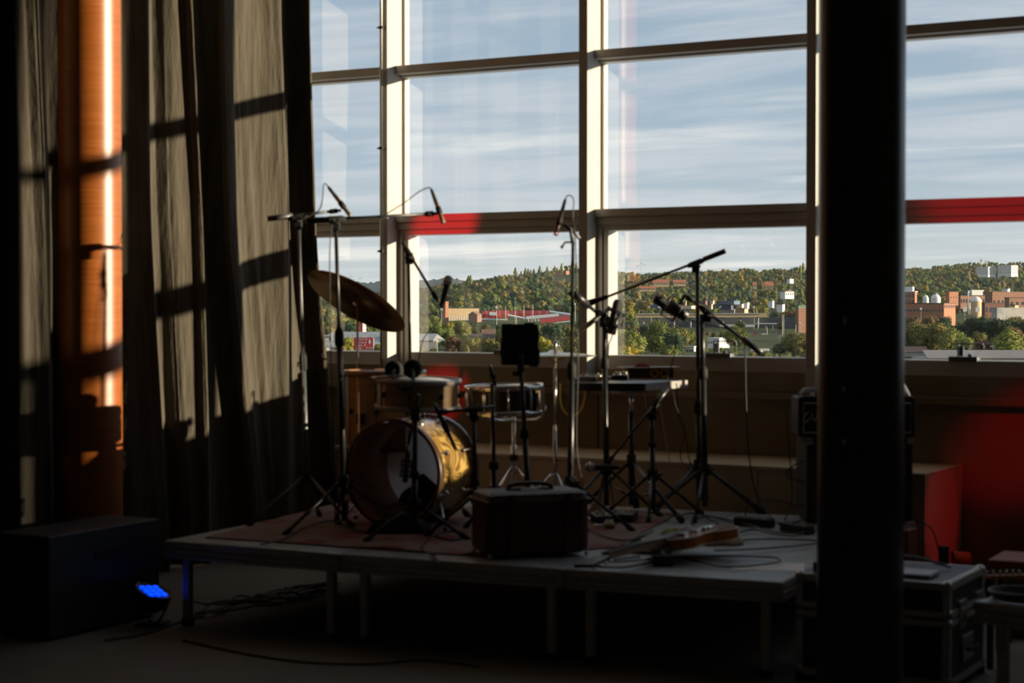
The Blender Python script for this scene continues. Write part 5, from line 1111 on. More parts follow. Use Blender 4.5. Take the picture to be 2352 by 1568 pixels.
def crown_mesh(seed, lobes, n, size, hgt, wid, squash=1.0, lr=(.20, .31)):
    # leaf sprays scattered over overlapping lobes, with a solid core so that no light leaks through
    rng = random.Random(seed); m = MB()
    L = []
    for i in range(lobes):
        a = rng.uniform(0, 2 * pi); r = wid * .5 * rng.uniform(.15, .74) * (1 if i else 0); z = hgt * rng.uniform(.26, .86) if i else hgt * .58
        taper = 1 - .45 * max(0, (z / hgt - .5) * 2)
        L.append((V((cos(a) * r * taper, sin(a) * r * taper, z)), wid * (rng.uniform(*lr) if i else .30)))
    for c, r in L: m.ball(c, r * .76, 8, (1, 1, squash))
    for k in range(n):
        c, r = L[rng.randrange(len(L))]
        u = rng.uniform(-1, 1); a = rng.uniform(0, 2 * pi); s_ = sqrt(1 - u * u); d = V((s_ * cos(a), s_ * sin(a), u))
        p = c + V((d.x, d.y, d.z * squash)) * r * rng.uniform(.82, 1.25)
        nn = (d + V((rng.uniform(-.7, .7), rng.uniform(-.7, .7), rng.uniform(-.4, .8)))).normalized(); _, e1, e2 = axes(nn); w_ = size * rng.uniform(.6, 1.3)
        e1, e2 = e1 * w_, e2 * w_ * .8
        m.add([p - e1 * .5 - e2 * .2, p + e2 * .5, p + e1 * .5 - e2 * .1, p - e2 * .6], [(0, 1, 2, 3)])
    return m
def tall_mesh(seed, n, size, hgt, wid):
    rng = random.Random(seed); m = MB(); prof = [(0, .1), (.25, .85), (.5, 1), (.75, .7), (.92, .3), (1, .05)]
    def rad(f):
        for i in range(5):
            if f <= prof[i + 1][0]: g = (f - prof[i][0]) / (prof[i + 1][0] - prof[i][0]); return wid / 2 * (prof[i][1] * (1 - g) + prof[i + 1][1] * g)
        return .1
    m.lathe([(rad(f) * .78, hgt * (.08 + .9 * f)) for f in (0, .2, .4, .6, .8, .98)], (0, 0, 0), n=9)
    for k in range(n):
        f = rng.random() ** .85; a = rng.uniform(0, 2 * pi); r = rad(f) * rng.uniform(.75, 1.15); p = V((cos(a) * r, sin(a) * r, hgt * (.08 + .92 * f)))
        nn = V((cos(a) + rng.uniform(-.6, .6), sin(a) + rng.uniform(-.6, .6), rng.uniform(-.2, .9))).normalized(); _, e1, e2 = axes(nn); w_ = size * rng.uniform(.6, 1.3); e1, e2 = e1 * w_, e2 * w_
        m.add([p - e1 * .5 - e2 * .2, p + e2 * .6, p + e1 * .5 - e2 * .1, p - e2 * .6], [(0, 1, 2, 3)])
    return m
PROTO = []
def make_proto(kind, mesh_fn, leaf):
    cr = mesh_fn.build('crown', LEAF[leaf], at_=(0, 0, 0)); me = cr.data; bpy.data.objects.remove(cr); me.name = 'crown_' + leaf; return me
TR = {}
for leaf in ('green', 'olive', 'yellow', 'dark', 'autumn'):
    TR[leaf] = [make_proto(leaf, crown_mesh(ord(leaf[0]) + 7 * i, 24 + 2 * i, 3200, .60, 10, 10 + i, .95, (.12, .21)), leaf) for i in range(3)]
TR['poplar'] = [make_proto('poplar', tall_mesh(5 + i, 800, .6, 14, 4.5 + i), 'poplar') for i in range(2)]
tk_ = MB().tube([(0, 0, -1), (0, 0, 4.5)], [.32, .18], 7).build('trunk', M_bark, at_=(0, 0, 0)); TRUNK = tk_.data; bpy.data.objects.remove(tk_)
KIND = {'green': 'round green', 'olive': 'olive brown tinged', 'yellow': 'bright yellow', 'dark': 'dark green', 'autumn': 'rust brown', 'poplar': 'slim yellow green'}
def zone(px, Z):
    if px < 900: return 'near the long grey hall' if Z < 900 else 'behind the red sign tower'
    if px < 1130: return 'before the tan factory' if Z < 1150 else 'around the tan factory'
    if px < 1370: return 'below the stadium' if Z < 1050 else 'beside the stadium'
    if px < 1600: return 'at the near end of the overpass' if Z < 1000 else 'around the overpass'
    if px < 1880: return 'before the road with the cars' if Z < 900 else 'around the container stacks'
    return 'before the brick works' if Z < 950 else 'among the brick works'
def tree(px, Z, h, leaf, v, rz, sxy=1.0):
    p = spot(px, Z); lab = KIND[leaf] + ' tree ' + zone(px, Z)
    T = thing('poplar_tree' if leaf == 'poplar' else 'leafy_tree', lab, 'tree', tuple(p), lab.replace(' tree ', ' trees ')); s_ = h / (14 if leaf == 'poplar' else 10)
    T.rotation_euler.z = rz; T.scale = (s_ * sxy, s_ * sxy, s_)
    for nm, me in (('crown', TR[leaf][v % len(TR[leaf])]), ('trunk', TRUNK)):
        o = bpy.data.objects.new(nm, me); COL.objects.link(o); o.parent = T
    return T
# rows kept free so that buildings, roads and signs stay in sight: x0, x1, lowest row needed, distance
KEEP = []
def keep(x0, x1, yb, Z): KEEP.append((x0, x1, yb, Z))

# ---- buildings
M_brick = mat('red_brick', (.34, .14, .075), .85, var=.15, vscale=.6)
M_brick2 = mat('brown_brick', (.24, .115, .07), .85, var=.15, vscale=.6)
M_white = mat('white_render', (.68, .66, .62), .8, var=.05)
M_tanw = mat('tan_render', (.50, .36, .20), .85, var=.08, vscale=.3)
M_conc = mat('concrete', (.34, .32, .29), .85, var=.12, vscale=.3)
M_greyroof = mat('grey_sheet_roof', (.30, .30, .29), .55, var=.1, vscale=.5)
M_darkroof = mat('dark_felt_roof', (.05, .045, .045), .9, var=.2)
M_redtile = mat('red_roof_tile', (.42, .13, .06), .8, var=.15, vscale=.8)
M_browntile = mat('brown_roof_tile', (.22, .12, .085), .85, var=.15, vscale=.8)
M_pane = mat('window_pane', (.03, .035, .04), .15, var=.1)
M_palepane = mat('pale_window_band', (.50, .50, .48), .3, var=.1)
def house(name, label, cat, x0, x1, yt, yb, Z, wall, corner=None, alpha=.6, roof='flat', roofm=None, roof_row=None, wins=(), side_wins=(), group=None, depth_=14.0, drop=3.0, cap=None, keepit=True, winm=None):
    """box building; corner = column of its near vertical edge: left of it the shaded face, right of it the sunlit one"""
    if keepit: keep(x0, x1, yb, Z)
    k = Z / FPX; zt, zb = rowz(yt, Z), rowz(yb, Z) - drop
    if corner is None:
        A = spot(x0, Z, zb); u = RT.copy(); v = FH_.copy(); W = (x1 - x0) * k; D = depth_
    else:
        A0 = spot(corner, Z, zb); u = RT * cos(alpha) - FH_ * sin(alpha); v = RT * sin(alpha) + FH_ * cos(alpha)
        W = (corner - x0) * k / cos(alpha); D = (x1 - corner) * k / sin(alpha); A = A0 - u * W
    T = thing(name, label, cat, tuple(A + u * W / 2 + v * D / 2), group)
    H = zt - zb
    P = lambda a, b2, c: A + u * a + v * b2 + V((0, 0, c))
    MB().prism([P(0, 0, 0), P(W, 0, 0), P(W, D, 0), P(0, D, 0)], (0, 0, H)).build('wall', wall, T)
    if roof == 'flat':
        MB().prism([P(-.3, -.3, H), P(W + .3, -.3, H), P(W + .3, D + .3, H), P(-.3, D + .3, H)], (0, 0, .45)).build('roof', roofm or M_darkroof, T)
    elif roof in ('gable', 'gable_side'):
        R_ = (yt - roof_row) * k
        if roof == 'gable':     # ridge parallel to the front
            pts = [P(-.5, -.6, H - .3), P(-.5, D + .6, H - .3), P(-.5, D / 2, H + R_)]; off = u * (W + 1)
        else:
            pts = [P(-.6, -.5, H - .3), P(W + .6, -.5, H - .3), P(W / 2, -.5, H + R_)]; off = v * (D + 1)
        MB().prism(pts, off).build('roof', roofm or M_redtile, T)
        if roof == 'gable_side': MB().prism([P(.3, -.54, H - .3), P(W - .3, -.54, H - .3), P(W / 2, -.54, H + R_ - .6)], v * .05).build('gable_wall', wall, T)
    if cap: MB().prism([P(-.15, -.15, H - cap[0]), P(W + .15, -.15, H - cap[0]), P(W + .15, D + .15, H - cap[0]), P(-.15, D + .15, H - cap[0])], (0, 0, cap[1])).build('band', cap[2], T)
    wm = None
    def grid(spec, side):
        nonlocal wm
        n, rows, wf, hf, z0, z1 = spec                      # columns, rows, share of the pitch that is glass, vertical span
        LW_ = D if side else W
        for r in range(rows):
            for c in range(n):
                pw = LW_ / n; a0 = pw * (c + (1 - wf) / 2); a1 = a0 + pw * wf; ph = H * (z1 - z0) / rows; c0 = H * z0 + ph * (r + (1 - hf) / 2); c1_ = c0 + ph * hf
                q = (lambda a, z: P(W, a, z)) if side else (lambda a, z: P(a, 0, z)); off = (u if side else -v) * .12
                MB().prism([q(a0, c0), q(a1, c0), q(a1, c1_), q(a0, c1_)], off).build('window', winm or M_pane, T)
    for s_ in wins: grid(s_, False)
    for s_ in side_wins: grid(s_, True)
    T['_dims'] = 0; del T['_dims']
    return T, P, W, D, H
# left bay: long grey hall, sign board, sign tower
T, P, W, D, H = house('warehouse', 'long grey hall with a ribbed sheet roof seen behind the cymbal', 'building', 690, 878, 800, 806, 690, M_conc, depth_=22, roof='none', drop=4)
zr0, zr1, zr2 = rowz(798, 690), rowz(771, 690), rowz(764, 690)
for i in range(18):
    a = W * i / 18; b2 = W * (i + 1) / 18 - .12; ex = 1 if i > 5 else 0
    MB().prism([V((*P(a, -.6, 0).xy, zr0)), V((*P(b2, -.6, 0).xy, zr0)), V((*P(b2, 9, 0).xy, zr1)), V((*P(a, 9, 0).xy, zr1))], (0, 0, .18)).build('roof_sheet', M_greyroof, T)
MB().prism([V((*P(W * .31, 9, 0).xy, zr1)), V((*P(W, 9, 0).xy, zr1)), V((*P(W, 14, 0).xy, zr2)), V((*P(W * .34, 14, 0).xy, zr2))], (0, 0, .2)).build('roof_ridge', M_greyroof, T)
for f in (.25, .6): MB().prism([V((*P(0, -.6 + 9.6 * f, 0).xy, zr0 + (zr1 - zr0) * f + .2)), V((*P(W, -.6 + 9.6 * f, 0).xy, zr0 + (zr1 - zr0) * f + .2)), V((*P(W, -.2 + 9.6 * f, 0).xy, zr0 + (zr1 - zr0) * f + .25)), V((*P(0, -.2 + 9.6 * f, 0).xy, zr0 + (zr1 - zr0) * f + .25))], (0, 0, .1)).build('roof_rail', M_white, T)
Zb = 640; M_signred = mat('sign_red', (.36, .028, .035), .5, var=.04)
kp = Zb / FPX; s0 = spot(812, Zb, rowz(803, Zb)); SW, SHh = (857 - 812) * kp, (803 - 775) * kp
T = thing('sign_board', 'red advertising board with a white arrow pointing down before the grey hall', 'sign', tuple(spot(834, Zb, rowz(812, Zb)))); keep(806, 860, 806, Zb)
MB().prism([s0, s0 + RT * SW, s0 + RT * SW + V((0, 0, SHh)), s0 + V((0, 0, SHh))], FH_ * .3).build('board', M_signred, T)
MB().prism([s0 + RT * SW, s0 + RT * (SW + .28), s0 + RT * (SW + .28) + V((0, 0, SHh)), s0 + RT * SW + V((0, 0, SHh))], FH_ * .35).build('edge', M_white, T)
for a in (.1, .95): MB().tube([s0 + RT * (SW * a) + FH_ * .4 - V((0, 0, 4)), s0 + RT * (SW * a) + FH_ * .4 + V((0, 0, SHh))], .12, 6).build('post', M_conc, T)
M_print = mat('pale_print', (.55, .50, .47), .6, var=.03)
def sign_text(txt, u, w_, size, parent, shear=0.0, sx_=1.0):
    cu = bpy.data.curves.new('lettering', 'FONT'); cu.body = txt; cu.size = size; cu.shear = shear; cu.extrude = .02
    ob = bpy.data.objects.new('lettering', cu); COL.objects.link(ob)
    dg = bpy.context.evaluated_depsgraph_get(); me = bpy.data.meshes.new_from_object(ob.evaluated_get(dg)); bpy.data.objects.remove(ob)
    p = s0 + RT * (SW * u) + V((0, 0, SHh * w_)) - FH_ * .05
    R3 = Matrix(((RT.x, 0, -FH_.x), (RT.y, 0, -FH_.y), (0, 1, 0)))
    for v_ in me.vertices: v_.co = R3 @ V((v_.co.x * sx_, v_.co.y, v_.co.z)) + p - WL[parent.name]
    me.materials.clear(); me.materials.append(M_print); o = bpy.data.objects.new('lettering', me); COL.objects.link(o); o.parent = parent
    return o
sign_text('UUCLUS', .16, .78, 1.0, T); sign_text('Drive-In', .16, .52, 1.05, T, .25); sign_text('SHO', .14, .26, 1.05, T); sign_text('Markt', .12, .05, .8, T); sign_text('Einfahrt', .62, .08, .95, T, .2)
ar_ = [(-.22, 2), (.22, 2), (.22, 1), (.45, 1), (0, -.1), (-.45, 1), (-.22, 1)]
MB().prism([s0 + RT * (SW * .82 + x * 1.15) + V((0, 0, SHh * .46 + y * .85)) - FH_ * .06 for x, y in ar_], FH_ * .04).build('arrow', M_print, T)
MB().tube([s0 + RT * (SW * .50) + V((0, 0, SHh * .22)) - FH_ * .05, s0 + RT * (SW * .60) + V((0, 0, SHh * .45)) - FH_ * .05], .06, 5).build('stroke', M_print, T)
Zb2 = 760; s1 = spot(825, Zb2, rowz(790, Zb2)); kk = Zb2 / FPX; keep(822, 842, 764, Zb2)
T = thing('sign_tower', 'red and white sign tower standing behind the grey hall', 'sign', tuple(s1))
tw = (840 - 825) * kk; th_ = (790 - 738) * kk
MB().prism([s1, s1 + RT * (tw * .5), s1 + RT * tw + FH_ * 1.6, s1 + RT * (tw * .5) + FH_ * 2.2], (0, 0, th_)).build('shaft', M_signred, T)
for i in range(3):
    MB().prism([s1 + RT * (tw * .52) + V((0, 0, th_ * (.46 + .18 * i))), s1 + RT * (tw * 1.02) + FH_ * 1.6 + V((0, 0, th_ * (.46 + .18 * i))), s1 + RT * (tw * 1.02) + FH_ * 1.6 + V((0, 0, th_ * (.60 + .18 * i))), s1 + RT * (tw * .52) + V((0, 0, th_ * (.60 + .18 * i)))], -FH_ * .06 + RT * .04).build('panel', M_white, T)
# hall continuing right of the first post
T, P, W, D, H = house('warehouse', 'grey roofed shed with a gable end right of the first post', 'building', 955, 1002, 782, 806, 720, M_conc, depth_=16, roof='none', drop=3, keepit=False); keep(955, 1020, 784, 720)
MB().prism([P(-.3, -.5, H), P(W * .85, -.5, H), P(W * 1.02, 9, H + 2.4), P(-.3, 9, H + 2.4)], (0, 0, .2)).build('roof', M_greyroof, T); MB().prism([P(W * .86, -.4, H - .1), P(W * 1.45, 6, H - .1), P(W * 1.03, 8.6, H + 2.3)], (0, 0, -.3)).build('roof', M_conc, T)
# tan factory, chimney, dark shed
T, P, W, D, H = house('factory', 'tan factory building in the sun left of the stadium', 'building', 1016, 1100, 708, 734, 1500, M_tanw, corner=1024, alpha=1.30, wins=(), side_wins=((14, 1, .35, .8, .12, .50),), cap=(1.4, 1.0, M_tanw), winm=M_palepane)
house('chimney', 'square brick chimney tower beside the tan factory', 'chimney', 1019, 1030, 693, 733, 1480, M_brick, corner=1023, alpha=.9, roofm=M_brick2)
house('shed', 'dark gabled shed before the tan factory', 'building', 1076, 1106, 722, 736, 1440, M_browntile, corner=1096, alpha=.5, roof='gable_side', roofm=M_browntile, roof_row=715)
# stadium: red stands, white roofs
keep(1104, 1312, 742, 1360)
T = thing('stadium', 'football stadium with red seats and white stand roofs in the valley', 'stadium', tuple(spot(1210, 1380)))
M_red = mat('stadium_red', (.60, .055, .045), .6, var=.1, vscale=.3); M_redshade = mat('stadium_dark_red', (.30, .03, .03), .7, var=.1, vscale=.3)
def strip(name, m, x0, y0, x1, y1, hgt, Z0, Z1, dep=8, tilt=0):
    a, b2 = spot(x0, Z0, rowz(y0, Z0)), spot(x1, Z1, rowz(y1, Z1)); hh = hgt * Z0 / FPX
    return MB().prism([a, b2, b2 + FH_ * dep + V((0, 0, tilt)), a + FH_ * dep + V((0, 0, tilt))], (0, 0, -hh)).build(name, m, T)
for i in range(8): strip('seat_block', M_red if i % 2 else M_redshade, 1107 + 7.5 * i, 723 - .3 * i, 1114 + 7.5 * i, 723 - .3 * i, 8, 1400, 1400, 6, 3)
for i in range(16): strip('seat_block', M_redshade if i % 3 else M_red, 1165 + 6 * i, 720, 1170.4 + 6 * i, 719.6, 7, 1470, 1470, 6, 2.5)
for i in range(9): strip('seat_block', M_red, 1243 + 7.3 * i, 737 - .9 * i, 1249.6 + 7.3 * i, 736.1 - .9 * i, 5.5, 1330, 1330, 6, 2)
strip('stand_roof', M_white, 1166, 723, 1206, 731, 2.0, 1385, 1360, 10, .6); strip('stand_roof', M_white, 1208, 729, 1284, 722, 4.0, 1350, 1350, 12, .8); strip('stand_roof', M_white, 1262, 715, 1312, 722, 2.6, 1420, 1380, 10, .8)
strip('parapet', M_white, 1106, 731, 1166, 732, 3, 1380, 1380, 2); strip('parapet', M_white, 1268, 741, 1310, 736, 2.2, 1320, 1320, 2); strip('press_box', M_white, 1124, 716, 1141, 716.5, 8, 1395, 1395, 5)
strip('stand_wall', M_conc, 1212, 733, 1282, 727, 7, 1356, 1356, 1)
for i in range(10): x = 1214 + 7.4 * i; MB().tube([spot(x, 1352, rowz(739, 1352)), spot(x, 1352, rowz(727 - .3 * i, 1352))], .18, 5).build('roof_column', M_white, T)
def mast(name, label, px, yt, yb, Z, m, r=.22, head=None, group=None, cat='mast'):
    T_ = thing(name, label, cat, tuple(spot(px, Z, rowz(yb, Z) - 2)), group); a, b2 = spot(px, Z, rowz(yb, Z) - 2), spot(px, Z, rowz(yt, Z))
    MB().tube([a, b2], [r, r * .6], 6).build('pole', m, T_)
    if head: MB().obox(b2 + V((0, 0, .3)), RT, FH_, (0, 0, 1), head * Z / FPX, .8, .018 * head * Z / 60).build('lamp_head', M_white, T_)
    return T_
M_pole = mat('pale_mast', (.50, .46, .38), .6, var=.05)
for i, (px, yt, yb, hd) in enumerate(((1141, 706, 760, 5), (1161, 703, 730, 0), (1183, 708, 745, 3), (1203, 700, 728, 0), (1224, 700, 727, 0), (1321, 699, 740, 4), (1014, 711, 735, 5), (1186, 728, 745, 0))):
    mast('floodlight_mast', ('tall mast with cross arms at the left end of the stadium', 'plain mast behind the left stadium seats', 'low lamp mast over the stadium roof end', 'slim mast over the middle of the stadium', 'slim mast right of the stadium middle', 'lamp mast right of the stadium by the tall microphone stand', 'street lamp left of the tan factory', 'short pole above the tablet')[i], px, yt, yb, 1300, M_pole, .26, hd)
for i, px in enumerate((1153, 1172, 1185, 1211, 1256)): mast('sailing_mast', ('leftmost', 'second', 'middle', 'fourth', 'rightmost')[i] + ' slim white pole before the dark wooded slope', px, 690 + (i % 2), 706, 1700, M_white, .2)
# hill top building with aerials, small white house
house('tower_block', 'reddish block with aerials on the wooded hill top', 'building', 1277, 1308, 622, 640, 2900, M_brick, corner=1300, alpha=.7, wins=((6, 2, .5, .5, .3, .95),))
for i, px in enumerate((1276, 1294, 1305)): mast('aerial_mast', ('left', 'middle', 'right')[i] + ' aerial mast on the hill top block', px, 605 + i, 622, 2905, M_white, .4, 3 if i == 1 else 0)
house('house', 'white gabled house on the wooded hill left of the middle post', 'house', 1317, 1331, 642, 650, 2700, M_white, corner=1326, alpha=.6, roof='gable_side', roof_row=636, roofm=M_white)
# red roofs between the trees
for (lab, x0, x1, yt, yb, Z, rr, m) in (('long brown red roof left of the tablet among trees', 1062, 1108, 771, 778, 980, 767, M_browntile), ('brown red roof right above the yellow trees', 1108, 1135, 768, 780, 960, 756, M_browntile),
    ('long terracotta row house roof on the hill behind the boom', 1500, 1537, 648, 654, 2400, 641.5, M_redtile), ('second terracotta roof right of the long one on the hill', 1547, 1575, 648, 652, 2420, 642, M_redtile), ('low red roof lower on the slope behind the boom', 1469, 1506, 661, 664, 2250, 657, M_redtile),
    ('orange red roof on the right hill above the white gable', 1757, 1776, 655, 660, 2350, 646.5, M_redtile), ('small red roof left of the orange red one', 1730, 1738, 654, 658, 2380, 648, M_redtile)):
    house('house', lab, 'house', x0, x1, yt, yb, Z, M_tanw if Z > 2000 else M_conc, roof='gable', roof_row=rr, roofm=m, depth_=10, wins=((6, 1, .4, .5, .4, .9),))
house('house', 'white house with a rounded white gable on the right slope', 'house', 1794, 1826, 669, 680, 2000, M_white, corner=1803, alpha=1.0, roof='gable', roof_row=665, roofm=M_browntile, side_wins=((4, 1, .4, .5, .4, .9),))
house('house', 'small white house high on the right hill', 'house', 1808, 1824, 641, 646, 2500, M_white, corner=1814, alpha=.9, roofm=M_white)
house('house', 'white low building right of the slim poplars', 'building', 1765, 1779, 692, 700, 1750, M_white, corner=1774, alpha=.7, roofm=M_white); house('house', 'white flat building left of the autumn tree', 'building', 1785, 1804, 699, 709, 1700, M_white, corner=1797, alpha=.7, roofm=M_brick)
# container stacks
CONT = [(1495, 1521, 701, 707, 'blue', (.05, .10, .22)), (1568, 1600, 703, 709, 'pale', (.55, .46, .38)), (1572, 1577, 693, 703, 'tan', (.55, .34, .20)), (1600, 1632, 691.5, 698.5, 'dark brown', (.09, .045, .04)), (1630, 1642, 691.5, 698.5, 'white and orange', (.62, .44, .32)),
 (1627, 1638, 699, 710, 'salmon', (.58, .36, .26)), (1656, 1704, 691.5, 699, 'slate blue', (.07, .11, .17)), (1643, 1658, 698.5, 705, 'deep blue', (.05, .07, .11)), (1658, 1692, 700, 711.5, 'navy blue', (.045, .06, .12)), (1692, 1711, 699, 707, 'cream', (.66, .55, .42)), (1708, 1722, 696, 709, 'white', (.72, .70, .68)), (1692, 1721, 709, 719, 'orange tan', (.60, .34, .20)), (1656, 1691, 712, 719, 'brown grey', (.30, .25, .22))]
for i, (x0, x1, yt, yb, nm, c) in enumerate(CONT):
    m = mat('container_' + nm.replace(' ', '_'), c, .6, var=.08, vscale=.3); Z = 1560 + 4 * i
    T, P, W, D, H = house('shipping_container', '%s shipping container %s' % (nm, 'in the stack beyond the overpass' if x0 > 1640 else 'beyond the boom of the tall stand'), 'container', x0, x1, yt, yb, Z, m, corner=x0 + (x1 - x0) * .62, alpha=.5, roofm=m, drop=.0)
    for c_ in range(5): MB().prism([P(W * (c_ + .35) / 5, 0, .2), P(W * (c_ + .65) / 5, 0, .2), P(W * (c_ + .65) / 5, 0, H - .2), P(W * (c_ + .35) / 5, 0, H - .2)], (P(0, -.08, 0) - P(0, 0, 0))).build('corrugation', m, T)
keep(1490, 1725, 719, 1500)
# overpass, station platforms and road
def bar(name, label, cat, x0, x1, yt, yb, Z, m, dep=8.0, x_slope=0.0, parent=None):
    a, b2 = spot(x0, Z, rowz(yt, Z)), spot(x1, Z, rowz(yt + x_slope, Z)); hh = (yb - yt) * Z / FPX
    mb = MB().prism([a, b2, b2 + FH_ * dep, a + FH_ * dep], (0, 0, -hh))
    if parent is not None: return mb.build(name, m, parent)
    return tag(mb.build(name, m), label, cat)
T = thing('overpass', 'concrete road overpass crossing behind the two tall microphone stands', 'bridge', tuple(spot(1600, 1290)))
bar('deck', '', '', 1462, 1760, 722, 729, 1290, M_tanw, 12, -1.0, T); bar('parapet', '', '', 1462, 1760, 719.5, 722, 1289, M_conc, .5, -1.0, T)
for px in (1478, 1508, 1548, 1586, 1660, 1700, 1741): MB().tube([spot(px, 1294, rowz(752, 1294)), spot(px, 1294, rowz(728, 1294))], .7, 8).build('pier', M_conc, T)
bar('shade_wall', '', '', 1462, 1852, 729, 757, 1320, mat('underpass_shade', (.075, .075, .075), .9, var=.2, vscale=.1), 2, 0, T)  # dark slab behind the piers, coloured as the shade under the deck
keep(1462, 1765, 757, 1290)
for i, (x0, x1, yt) in enumerate(((1502, 1530, 748), (1654, 1734, 745), (1738, 1795, 742))):
    T = thing('platform_roof', ('left', 'middle', 'right')[i] + ' flat pale station roof under the overpass', 'roof', tuple(spot((x0 + x1) / 2, 1250)))
    bar('roof_slab', '', '', x0, x1, yt, yt + (6 if i < 2 else 2), 1255, mat('pale_sheet', (.42, .43, .43), .6, var=.06), 8, 0, T)
    for k in range(4): x = x0 + 3 + (x1 - x0 - 6) * k / 3; MB().tube([spot(x, 1256, rowz(758, 1256)), spot(x, 1256, rowz(yt + 3, 1256))], .15, 5).build('post', M_conc, T)
T = thing('road', 'elevated road with parked and moving cars right of the falling boom', 'road', tuple(spot(1790, 1120)))
bar('carriageway', '', '', 1712, 1900, 769.5, 771.5, 1118, mat('asphalt', (.26, .24, .21), .9, var=.1, vscale=.2), 14, 2.0, T); bar('retaining_wall', '', '', 1712, 1900, 771.5, 786, 1117, mat('grey_retaining_wall', (.13, .13, .13), .9, var=.15, vscale=.2), 1, 2.0, T); keep(1712, 1856, 786, 1110)
bar('lower_lane', 'lower lane of the road below the retaining wall', 'road', 1735, 1830, 792, 794, 960, mat('asphalt', (.26, .24, .21)), 9, 0); keep(1752, 1782, 794, 955)
def car(label, px, py, Z, col, L=4.4, group=None):
    m = mat('car_paint_%d' % int(px), col, .3, var=.03, coat=.5); b0 = spot(px, Z, rowz(py, Z)); s_ = L / 4.4
    pr = [(-2.2, .25), (-2.15, .75), (-1.5, .88), (-1.0, 1.42), (.75, 1.45), (1.55, .92), (2.15, .75), (2.2, .25)]
    T_ = thing('car', label, 'car', tuple(b0)); Q = lambda x, z: b0 + RT * (x * s_) + V((0, 0, z * s_))
    MB().prism([Q(x, z) for x, z in pr], FH_ * 1.7).build('body', m, T_, bevel=.06)
    MB().prism([Q(x, z) - FH_ * .02 for x, z in ((-1.25, .92), (-.92, 1.34), (.65, 1.37), (1.2, .94))], FH_ * .03).build('side_window', M_pane, T_)
    for x in (-1.4, 1.4): MB().lathe([(.0001, -.02), (.32, -.02), (.32, .2), (.0001, .2)], Q(x, .32) - FH_ * .03, FH_, 12).build('wheel', M_rubber, T_)
    for x, c_ in ((-2.2, (.5, .02, .02)), (2.2, (.8, .78, .7))): MB().obox(Q(x, .62) + FH_ * .3, RT, FH_, (0, 0, 1), .06, .4, .14).build('lamp', mat('car_lamp_%d' % (x > 0), c_, .3), T_)
    return T_
car('red car on the road left of the falling boom end', 1734, 769.0, 1124, (.35, .03, .04)); car('white car on the road right of the falling boom', 1757, 770.2, 1122, (.70, .70, .70)); car('dark car in the middle of the elevated road', 1789, 770.2, 1124, (.06, .06, .07))
car('silver car at the right end of the elevated road', 1831, 771.2, 1122, (.50, .52, .54), 5.0); car('silver car with red tail lamps on the lower lane', 1769, 792, 962, (.45, .46, .47), 5.0)
for i, (px, yt, yb, Z) in enumerate(((1797, 722, 775, 1090), (1800, 720, 764, 1130), (1732, 706, 745, 1300), (1838, 743, 768, 1120), (1828, 745, 766, 1125), (1762, 749, 768, 1130), (1496, 728, 748, 1250))):
    mast('street_lamp', ('thick grey pole with a white box beside the road', 'thin brown pole beside the thick grey one', 'lamp post before the container stack', 'teal lamp post at the right end of the road', 'pale post left of the teal lamp post', 'short post behind the white car', 'red white post under the overpass')[i], px, yt, yb, Z, mat('teal_post', (.10, .25, .24), .5) if i == 3 else M_pole, .22, 3 if i in (2, 3) else 0)
house('depot', 'dark brick depot with a teal roof edge beside the column post', 'building', 1829, 1880, 704, 752, 1180, M_brick2, corner=1834, alpha=1.2, cap=(.6, 1.4, mat('teal_edge', (.12, .28, .24), .6)), drop=5)
house('depot', 'white flat roofed building behind the falling boom', 'building', 1627, 1682, 778, 792, 820, M_white, corner=1652, alpha=.5, roofm=M_white, wins=((5, 1, .4, .4, .5, .95),)); house('shelter', 'small white canopy building left of the two tall stands', 'building', 1577, 1600, 797, 815, 760, M_white, corner=1594, alpha=.5, roofm=M_white, wins=((3, 1, .55, .8, .3, .9),))
T = thing('pergola', 'white open pergola frame under the falling boom end', 'pergola', tuple(spot(1747, 720))); keep(1725, 1770, 806, 725)
bar('lintel', '', '', 1727, 1768, 800.5, 806, 720, M_white, 4, 0, T)
for px in (1729, 1734, 1758, 1763): MB().tube([spot(px, 721, rowz(822, 721)), spot(px, 721, rowz(803, 721))], .2, 6).build('post', M_white, T)
# brick works of the right bay
T, P, W, D, H = house('factory', 'white topped brick office block beside the dark column', 'building', 2060, 2109, 670, 696, 1330, M_brick, corner=2101, alpha=.7, wins=((6, 2, .5, .55, .15, .95),), roofm=M_white)
MB().prism([P(W * .1, 1, H), P(W * .86, 1, H), P(W * .86, D * .9, H), P(W * .1, D * .9, H)], (0, 0, 3.8)).build('penthouse', M_white, T)
house('factory', 'big red brick works building with one sunlit end wall', 'building', 2066, 2212, 697, 736, 1180, M_brick, corner=2168, alpha=.55, wins=((16, 1, .55, .5, .62, .82), (16, 1, .55, .5, .30, .48)), side_wins=((7, 1, .45, .8, .80, .97),), roofm=M_darkroof, drop=5, winm=M_pane)
house('factory', 'square brick tower house above the big brick works', 'building', 2174, 2204, 670, 692, 1330, M_brick, corner=2180, alpha=1.1, side_wins=((3, 1, .22, .3, .45, .75),))
house('factory', 'long low brick wing with a row of windows behind the silo', 'building', 2200, 2268, 679, 700, 1380, M_brick2, corner=2206, alpha=1.2, side_wins=((10, 1, .5, .55, .35, .85),))
house('factory', 'dark brick hall at the upper right edge of the works', 'building', 2266, 2410, 671, 697, 1420, M_brick2, corner=2279, alpha=1.2, side_wins=((12, 1, .4, .35, .2, .6),), roofm=M_browntile)
